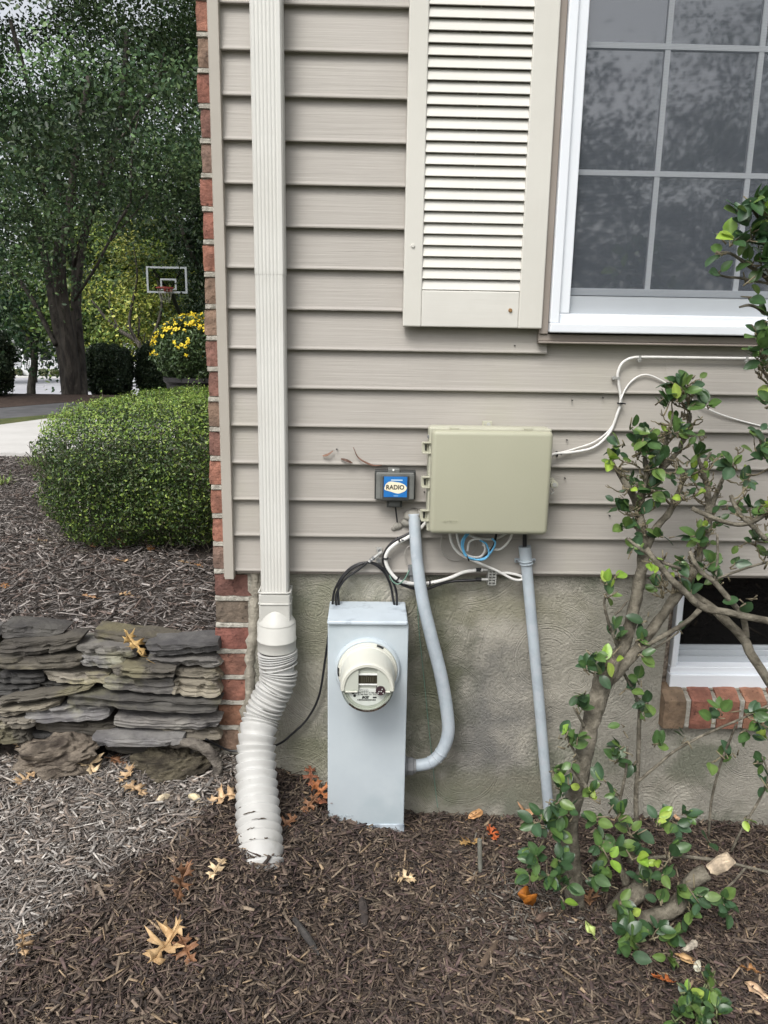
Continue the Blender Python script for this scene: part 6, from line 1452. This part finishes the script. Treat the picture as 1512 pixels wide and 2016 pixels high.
def big_shrub():
    rs = random.Random(12)
    base = GH(1135, 1785); Yb = base.y
    t = thing('evergreen_shrub', 'leggy evergreen shrub with thick bare trunk and glossy leaves, in front of the basement window', 'shrub', base)
    B = MB(); Lf = Leaves()
    A = [(1134, 1795, Yb-.0, .026), (1128, 1720, Yb+.01, .0235), (1122, 1620, Yb+.02, .0225), (1145, 1510, Yb+.03, .0225), (1162, 1430, Yb+.05, .0225), (1180, 1365, Yb+.07, .024), (1200, 1315, Yb+.09, .026), (1222, 1285, Yb+.10, .018)]
    ys = Yb+.09
    shrub_branches(B, [A,
     [(1195, 1335, ys, .020), (1228, 1268, ys+.01, .0165), (1245, 1210, ys+.03, .015), (1258, 1150, ys+.04, .0145), (1268, 1095, ys+.05, .016), (1262, 1045, ys+.05, .0125), (1258, 990, ys+.06, .011), (1275, 950, ys+.06, .008), (1300, 925, ys+.07, .007), (1335, 888, ys+.08, .006), (1352, 850, ys+.08, .005), (1358, 812, ys+.08, .004)],
     [(1268, 1085, ys+.05, .012), (1292, 1040, ys+.05, .009), (1318, 1008, ys+.06, .008), (1338, 965, ys+.06, .006), (1345, 925, ys+.06, .004)],
     [(1257, 1000, ys+.06, .010), (1240, 965, ys+.05, .008), (1222, 938, ys+.05, .006), (1205, 915, ys+.05, .004)],
     [(1258, 985, ys+.06, .009), (1272, 940, ys+.05, .006), (1270, 905, ys+.05, .005), (1268, 880, ys+.05, .0035)],
     [(1300, 925, ys+.07, .006), (1310, 880, ys+.07, .005), (1318, 845, ys+.06, .004), (1325, 815, ys+.06, .003)],
     [(1190, 1345, ys, .020), (1238, 1296, ys+.0, .016), (1285, 1238, ys+.02, .0135), (1318, 1192, ys+.04, .013), (1345, 1155, ys+.05, .012), (1368, 1118, ys+.07, .012), (1385, 1060, ys+.09, .011), (1396, 1005, ys+.10, .010), (1390, 955, ys+.10, .007), (1378, 915, ys+.10, .005), (1372, 885, ys+.10, .003)],
     [(1396, 1005, ys+.10, .008), (1412, 970, ys+.10, .006), (1425, 940, ys+.10, .0045), (1445, 915, ys+.1, .003)],
     [(1395, 960, ys+.10, .006), (1385, 920, ys+.1, .004), (1400, 890, ys+.1, .003)],
     [(1272, 1080, ys-.03, .007), (1310, 1128, ys-.05, .008), (1350, 1168, ys-.06, .0085), (1385, 1196, ys-.06, .0090), (1430, 1205, ys-.07, .0085), (1470, 1214, ys-.08, .0085), (1520, 1224, ys-.09, .008), (1620, 1250, ys-.12, .008)],
     [(1345, 1160, ys+.02, .010), (1395, 1192, ys+.0, .010), (1432, 1225, ys-.02, .0115), (1462, 1255, ys-.03, .0115), (1480, 1290, ys-.04, .011), (1512, 1340, ys-.05, .011), (1560, 1430, ys-.06, .012), (1580, 1560, ys-.06, .013), (1580, 1720, ys-.08, .014)],
     [(1358, 1085, ys+.0, .005), (1375, 1120, ys-.02, .006), (1405, 1145, ys-.03, .0065), (1440, 1185, ys-.04, .0070), (1463, 1215, ys-.04, .0075), (1470, 1255, ys-.03, .008)],
     [(1362, 1000, ys+.0, .0055), (1400, 1018, ys-.02, .0055), (1445, 1032, ys-.03, .0055), (1480, 1028, ys-.04, .0055), (1512, 1010, ys-.05, .005), (1560, 980, ys-.05, .005)],
     [(1438, 975, ys-.02, .004), (1455, 1010, ys-.03, .0055), (1480, 1035, ys-.04, .006), (1520, 1070, ys-.05, .006), (1580, 1100, ys-.05, .006)],
     [(1378, 1200, ys-.06, .0065), (1350, 1226, ys-.05, .006), (1310, 1250, ys-.03, .006), (1262, 1278, ys-.01, .0055), (1235, 1292, ys+.0, .005)],
     [(1235, 1060, ys+.03, .003), (1250, 1072, ys+.0, .004), (1290, 1100, ys-.02, .0045), (1340, 1120, ys-.03, .004)],
     [(1412, 1052, ys-.02, .0028), (1413, 1095, ys-.02, .0030), (1408, 1140, ys-.03, .0032)],
     [(1405, 1142, ys-.03, .003), (1450, 1125, ys-.03, .0030), (1490, 1112, ys-.03, .003), (1520, 1105, ys-.03, .003)],
     [(1236, 1318, ys+.02, .003), (1222, 1290, ys+.01, .004), (1207, 1250, ys, .0045), (1195, 1215, ys-.01, .004), (1190, 1185, ys-.01, .003), (1196, 1165, ys-.01, .002)],
     [(1210, 1210, ys-.01, .003), (1222, 1200, ys-.01, .0028), (1236, 1182, ys-.01, .002)],
     [(1270, 1285, ys+.01, .003), (1300, 1270, ys-.0, .003), (1335, 1245, ys-.0, .0025)],
     [(1255, 1650, Yb+.06, .0065), (1252, 1580, Yb+.08, .0062), (1256, 1500, Yb+.10, .006), (1258, 1430, Yb+.11, .0055), (1258, 1390, Yb+.11, .005), (1245, 1355, Yb+.11, .0045), (1228, 1325, Yb+.11, .004), (1215, 1300, Yb+.11, .0035)],
     [(1255, 1540, Yb+.09, .004), (1290, 1510, Yb+.09, .004), (1330, 1478, Yb+.08, .0035), (1380, 1450, Yb+.07, .0035), (1420, 1432, Yb+.06, .003), (1470, 1410, Yb+.05, .003), (1530, 1380, Yb+.04, .003)],
     [(1216, 1640, Yb+.04, .004), (1220, 1580, Yb+.05, .004), (1232, 1520, Yb+.06, .0035), (1235, 1470, Yb+.06, .003)],
     [(1165, 1570, Yb-.02, .0052), (1145, 1535, Yb-.02, .0052), (1126, 1512, Yb-.02, .004)],
     [(1150, 1430, Yb+.03, .0035), (1138, 1408, Yb+.02, .003), (1128, 1392, Yb+.02, .002)],
     [(1148, 1505, Yb+.02, .0035), (1128, 1475, Yb+.01, .003), (1112, 1440, Yb, .0022)],
     [(1395, 1645, Yb+.10, .0035), (1402, 1570, Yb+.10, .0035), (1420, 1500, Yb+.09, .0032), (1438, 1455, Yb+.08, .003), (1450, 1425, Yb+.07, .0025)],
     [(1440, 1675, Yb+.05, .0035), (1465, 1625, Yb+.05, .0030), (1492, 1580, Yb+.04, .0030), (1512, 1530, Yb+.03, .003), (1500, 1490, Yb+.03, .002)],
     [(1190, 1850, Yb-.04, .022), (1200, 1815, Yb-.04, .022), (1225, 1780, Yb-.02, .024), (1255, 1755, Yb-.01, .024), (1268, 1725, Yb+.0, .022), (1275, 1690, Yb+.01, .017)],
     [(1255, 1815, Yb-.06, .018), (1290, 1805, Yb-.06, .021), (1330, 1785, Yb-.05, .021), (1348, 1760, Yb-.04, .021), (1362, 1735, Yb-.04, .020), (1392, 1715, Yb-.04, .018)],
     [(1230, 1660, Yb+.05, .008), (1215, 1690, Yb+.04, .010), (1235, 1740, Yb+.01, .012)], [(1250, 1650, Yb+.05, .008), (1240, 1700, Yb+.03, .010)],
     [(1270, 1690, Yb+.0, .004), (1330, 1686, Yb-.0, .0045), (1400, 1692, Yb-.01, .0045), (1460, 1704, Yb-.01, .004), (1530, 1722, Yb-.02, .004)],
     [(1470, 1705, Yb-.01, .003), (1440, 1740, Yb-.03, .003), (1400, 1770, Yb-.04, .0025)],
     [(1220, 1895, Yb-.08, .0025), (1232, 1880, Yb-.08, .003), (1262, 1860, Yb-.07, .0035), (1300, 1840, Yb-.07, .0035)],
     [(1290, 1870, Yb-.10, .009), (1320, 1905, Yb-.11, .008), (1335, 1925, Yb-.12, .006)],
     [(1640, 700, ys-.03, .010), (1560, 650, ys-.02, .007), (1512, 618, ys-.02, .0045), (1478, 602, ys-.02, .0035), (1455, 605, ys-.02, .002)],
     [(1560, 640, ys-.03, .006), (1520, 560, ys-.04, .005), (1470, 520, ys-.05, .004), (1435, 498, ys-.06, .003), (1408, 498, ys-.06, .0018)],
     [(1600, 600, ys-.03, .006), (1530, 500, ys-.04, .005), (1500, 440, ys-.05, .004), (1480, 410, ys-.05, .003)],
     [(1520, 560, ys-.04, .003), (1460, 548, ys-.05, .003), (1428, 545, ys-.05, .0024), (1403, 536, ys-.05, .0016)],
     [(1600, 900, ys-.03, .008), (1540, 800, ys-.03, .006), (1510, 740, ys-.03, .004), (1490, 715, ys-.03, .003)],
     [(1620, 1000, ys-.03, .006), (1540, 930, ys-.03, .004), (1505, 890, ys-.03, .003)], [(1640, 700, ys-.03, .010), (1640, 1000, ys-.04, .013), (1620, 1300, ys-.04, .015), (1600, 1700, ys-.06, .018)]], rs)
    UPPER = [[(1268, 1095, ys+.05, 0), (1262, 1045, ys+.05, 0), (1258, 990, ys+.06, 0), (1275, 950, ys+.06, 0), (1300, 925, ys+.07, 0), (1335, 888, ys+.08, 0), (1352, 850, ys+.08, 0), (1358, 805, ys+.08, 0), (1350, 775, ys+.08, 0)],
     [(1318, 1008, ys+.06, 0), (1338, 965, ys+.06, 0), (1345, 925, ys+.06, 0)], [(1240, 965, ys+.05, 0), (1205, 915, ys+.05, 0)], [(1272, 940, ys+.05, 0), (1268, 880, ys+.05, 0)], [(1310, 880, ys+.07, 0), (1325, 815, ys+.06, 0)],
     [(1368, 1118, ys+.07, 0), (1385, 1060, ys+.09, 0), (1396, 1005, ys+.10, 0), (1390, 955, ys+.10, 0), (1372, 885, ys+.10, 0)], [(1412, 970, ys+.10, 0), (1445, 915, ys+.1, 0)], [(1345, 1155, ys+.03, 0), (1300, 1180, ys+.03, 0)], [(1440, 975, ys-.02, 0), (1480, 1035, ys-.04, 0)], [(1500, 870, ys-.03, 0), (1508, 1000, ys-.04, 0), (1505, 1120, ys-.04, 0)], [(1495, 700, ys-.03, 0), (1510, 760, ys-.03, 0)]]
    # pale cut ends
    q = MB(); e = P(1400, 1712, Yb-.045); f = P(1440, 1690, Yb-.06); q.tube([e, e.lerp(f, .6), f], [.016, .017, .014], 12)
    for v in q.V: v += mnoise.noise_vector(v*70)*.007
    q.C = [(.62, .5, .36)]*len(q.V); q.build('cut_end', mChip, t, cols=True)
    q = MB(); g_ = P(1192, 1300, ys-.01); q.tube([g_, g_+Vector((-.008, -.012, .022))], [.022, .012], 10)
    for v in q.V: v += mnoise.noise_vector(v*70)*.009
    q.C = [(.34, .28, .22)]*len(q.V); q.build('cut_end', mChip, t, cols=True)
    Yt = ys+.04
    CL = [(1345,775,16,36,'d',Yt), (1352,760,4,20,'d',Yt), (1332,790,1,4,'y',Yt-.02), (1395,800,5,20,'d',Yt), (1310,810,5,25,'d',Yt), (1255,895,14,34,'d',Yt), (1222,880,5,18,'m',Yt), (1205,905,4,18,'y',Yt), (1275,870,8,30,'d',Yt), (1320,855,5,30,'d',Yt), (1242,845,2,14,'d',Yt), (1275,925,5,22,'d',Yt), (1285,970,8,24,'d',Yt), (1300,910,3,20,'d',Yt),
     (1240,1010,9,25,'d',Yt), (1225,1035,5,18,'d',Yt), (1300,1055,6,24,'d',Yt), (1245,1085,4,18,'d',Yt-.02), (1285,1108,2,9,'y',ys-.03), (1308,1100,1,8,'y',ys-.03), (1192,1150,2,8,'y',ys-.02), (1212,1138,2,8,'y',ys-.02), (1196,1175,3,10,'d',ys-.02), (1355,915,3,16,'d',Yt), (1372,900,4,14,'d',Yt), (1350,985,1,10,'y',ys), (1368,978,2,10,'y',ys), (1430,1000,3,22,'d',ys), (1445,920,7,24,'d',Yt), (1460,950,4,18,'m',Yt), (1482,895,2,12,'d',Yt), (1475,1005,4,20,'d',ys-.02),
     (1375,1060,6,24,'d',Yt), (1390,1120,7,26,'d',ys), (1420,1145,5,20,'d',ys), (1345,1100,4,20,'d',ys), (1440,1115,3,16,'d',ys), (1490,1070,5,22,'d',ys-.03), (1505,1100,4,16,'d',ys-.03), (1462,1185,1,10,'d',ys-.07), (1488,1180,1,8,'d',ys-.07), (1360,1170,4,18,'d',ys), (1300,1165,4,20,'d',Yt), (1270,1225,3,18,'d',ys),
     (1205,1240,3,16,'d',ys), (1210,1262,3,14,'d',ys), (1255,1262,3,14,'d',ys-.01), (1272,1268,1,8,'m',ys-.02), (1335,1244,1,8,'d',ys-.02), (1258,1290,3,12,'d',ys-.02), (1155,1318,6,16,'d',Yb+.05), (1172,1330,4,14,'d',Yb+.05), (1165,1292,2,12,'d',Yb+.07), (1190,1302,3,8,'y',Yb+.05), (1210,1300,1,6,'y',Yb+.05), (1148,1370,3,12,'d',Yb+.03), (1138,1395,4,14,'d',Yb+.02), (1258,1345,3,14,'d',Yb+.10), (1232,1360,3,14,'d',Yb+.10), (1275,1385,5,16,'d',Yb+.10), (1262,1410,3,14,'d',Yb+.10),
     (1225,1430,1,8,'d',Yb+.06), (1225,1470,5,16,'d',Yb+.06), (1212,1500,5,16,'d',Yb+.06), (1290,1470,4,14,'d',Yb+.09), (1250,1500,3,12,'d',Yb+.09), (1105,1452,2,12,'m',Yb), (1120,1470,3,12,'d',Yb), (1135,1460,3,12,'d',Yb), (1085,1520,3,10,'m',Yb-.02), (1105,1512,2,10,'m',Yb-.02), (1130,1500,2,10,'d',Yb-.02), (1118,1548,2,8,'y',Yb-.03), (1178,1578,2,9,'y',Yb-.04), (1165,1560,4,16,'m',Yb-.02), (1190,1540,4,18,'d',Yb), (1215,1565,4,14,'d',Yb+.03),
     (1090,1580,8,22,'d',Yb-.02), (1105,1555,3,14,'d',Yb-.02), (1120,1600,7,22,'d',Yb-.03), (1060,1620,10,26,'d',Yb-.02), (1085,1640,8,24,'d',Yb-.03), (1175,1610,7,22,'d',Yb-.03), (1215,1610,7,22,'m',Yb), (1240,1640,7,22,'d',Yb), (1325,1620,6,20,'d',Yb+.06), (1345,1605,4,16,'d',Yb+.06), (1290,1620,4,18,'m',Yb+.04),
     (1060,1690,9,26,'d',Yb-.05), (1075,1720,9,26,'d',Yb-.06), (1100,1700,8,24,'d',Yb-.05), (1045,1725,5,20,'d',Yb-.06), (1110,1745,6,20,'d',Yb-.06), (1105,1768,2,10,'m',Yb-.07), (1165,1720,8,26,'d',Yb-.06), (1195,1745,8,24,'d',Yb-.07), (1180,1665,7,24,'d',Yb-.04), (1215,1680,7,22,'d',Yb-.04), (1200,1690,2,10,'y',Yb-.07), (1245,1685,7,22,'d',Yb-.03), (1270,1740,6,22,'d',Yb-.05), (1250,1690,2,10,'y',Yb-.06), (1305,1705,2,10,'y',Yb-.05), (1300,1725,7,24,'d',Yb-.05), (1320,1690,6,22,'d',Yb-.04), (1335,1740,5,20,'d',Yb-.05), (1265,1660,4,16,'d',Yb),
     (1215,1780,6,20,'d',Yb-.08), (1245,1800,3,12,'m',Yb-.10), (1225,1845,8,24,'d',Yb-.10), (1255,1860,9,26,'d',Yb-.11), (1285,1845,8,24,'d',Yb-.11), (1310,1840,7,22,'d',Yb-.11), (1240,1880,3,12,'d',Yb-.11), (1320,1875,5,18,'d',Yb-.11), (1300,1780,4,18,'d',Yb-.08),
     (1360,1755,8,26,'d',Yb-.08), (1385,1775,7,24,'d',Yb-.08), (1420,1765,6,22,'d',Yb-.08), (1440,1795,3,14,'m',Yb-.09), (1355,1790,5,20,'d',Yb-.08),
     (1430,1490,2,12,'d',Yb+.08), (1445,1490,3,12,'d',Yb+.08), (1405,1498,1,10,'d',Yb+.08), (1420,1405,5,16,'d',Yb+.06), (1405,1420,3,12,'d',Yb+.06), (1478,1410,8,24,'d',Yb+.04), (1500,1425,6,22,'m',Yb+.03), (1475,1440,3,14,'d',Yb+.05), (1495,1500,5,18,'d',Yb+.02), (1508,1545,4,16,'d',Yb+.02), (1393,1660,2,12,'d',Yb+.09), (1465,1612,2,12,'m',Yb+.05), (1352,1458,2,10,'d',Yb+.07),
     (1480,405,12,34,'d',ys-.06), (1505,430,12,34,'m',ys-.07), (1455,425,4,18,'d',ys-.06), (1440,478,6,22,'m',ys-.07), (1425,500,3,14,'d',ys-.07), (1480,470,10,30,'d',ys-.06), (1505,490,10,30,'d',ys-.07), (1490,520,8,26,'d',ys-.06), (1515,540,8,26,'d',ys-.06), (1470,560,3,14,'d',ys-.05), (1475,585,1,6,'d',ys-.03), (1412,540,2,10,'d',ys-.06), (1540,450,14,45,'d',ys-.06), (1560,540,14,45,'d',ys-.06),
     (1495,690,9,26,'d',ys-.04), (1510,720,8,24,'d',ys-.04), (1490,660,3,12,'d',ys-.03), (1500,785,3,12,'y',ys-.04), (1512,800,3,14,'d',ys-.04), (1508,870,5,18,'d',ys-.04), (1506,900,4,16,'d',ys-.04), (1508,630,5,18,'d',ys-.03)]
    TW = MB()
    for (px, py, n, s, kd, Y) in CL:
        c = P(px, py, Y); g = h_low(c.x, min(c.y, 0))
        if c.z < g+.02:      # keep the spray above the ground on its sight line
            gpt = GH(px, py); c = gpt.lerp(EYE, .028)
        cluster(TW, Lf, c, n if kd == 'y' else max(1, round(n*(1.25 if py > 1380 else 1.45))), s/800., kd, rs, .037 if kd != 'y' else .038)
    # pruned twigs growing from the upper limbs
    for l in UPPER:
        q = smooth_path([P(a_, b_, Y) for a_, b_, Y, r_ in l], 6)
        for v in q:
            for k in range(3):
                if rs.random() > .42: continue
                def tw(a_, d, L_, r_, lv):
                    m = a_+d*L_*.5+Vector((rs.gauss(0, .003), rs.gauss(0, .003), 0)); e = a_+(d+Vector((0, 0, .25))).normalized()*L_
                    TW.tube([a_, m, e], [r_, r_*.85, r_*.6], 5)
                    if lv < 2:
                        for j in range(rs.randint(1, 3)):
                            nd = (d+Vector((rs.gauss(0, .6), rs.gauss(0, .5), rs.gauss(.15, .4)))).normalized(); tw(rs.choice((m, e)), nd, L_*rs.uniform(.45, .8), r_*.75, lv+1)
                    elif rs.random() < .22: Lf.leaf(e, (d+Vector((rs.gauss(0, .6), -.3, .2))).normalized(), Vector((rs.gauss(0, .4), -.6, .7)), .024, .016, rs.choice(DGR+YGR[:1]), .2, rs)
                tw(v, Vector((rs.gauss(0, .7), rs.gauss(-.1, .5), rs.gauss(.5, .5))).normalized(), rs.uniform(.018, .040), .0026, 0)
    B.build('branches', mBark, t, smooth=True); TW.build('twigs', M('twig_bark', (.15,.125,.085), (.22,.19,.12), 30, .85), t, smooth=True)
    Lf.build('foliage', t); adopt(t)
    # separate young plant in the foreground
    g = GH(1375, 1985); t2 = thing('green_seedling', 'low leafy green seedling at the bottom edge of the photo', 'plant', g)
    B = MB(); Lf = Leaves()
    for (px, py, n, s) in ((1365,1965,10,30), (1335,1990,8,26), (1395,1990,10,30), (1350,1985,8,28), (1380,1990,10,30), (1405,1975,8,26), (1345,1955,4,20), (1395,1945,5,20), (1370,2005,8,26), (1410,2000,6,24), (1400,1925,3,14), (1330,2010,5,20)):
        p_ = GH(px, py).lerp(EYE, .022+.02*rs.random()); cluster(B, Lf, p_, n, s/900., 'm' if rs.random() < .25 else 'd', rs, .028); B.tube([g, g.lerp(p_, .5)+Vector((0, 0, .01)), p_], [.003, .0025, .0015], 5)
    B.build('stems', mTwigG, t2, smooth=True); Lf.build('foliage', t2); adopt(t2)
big_shrub()
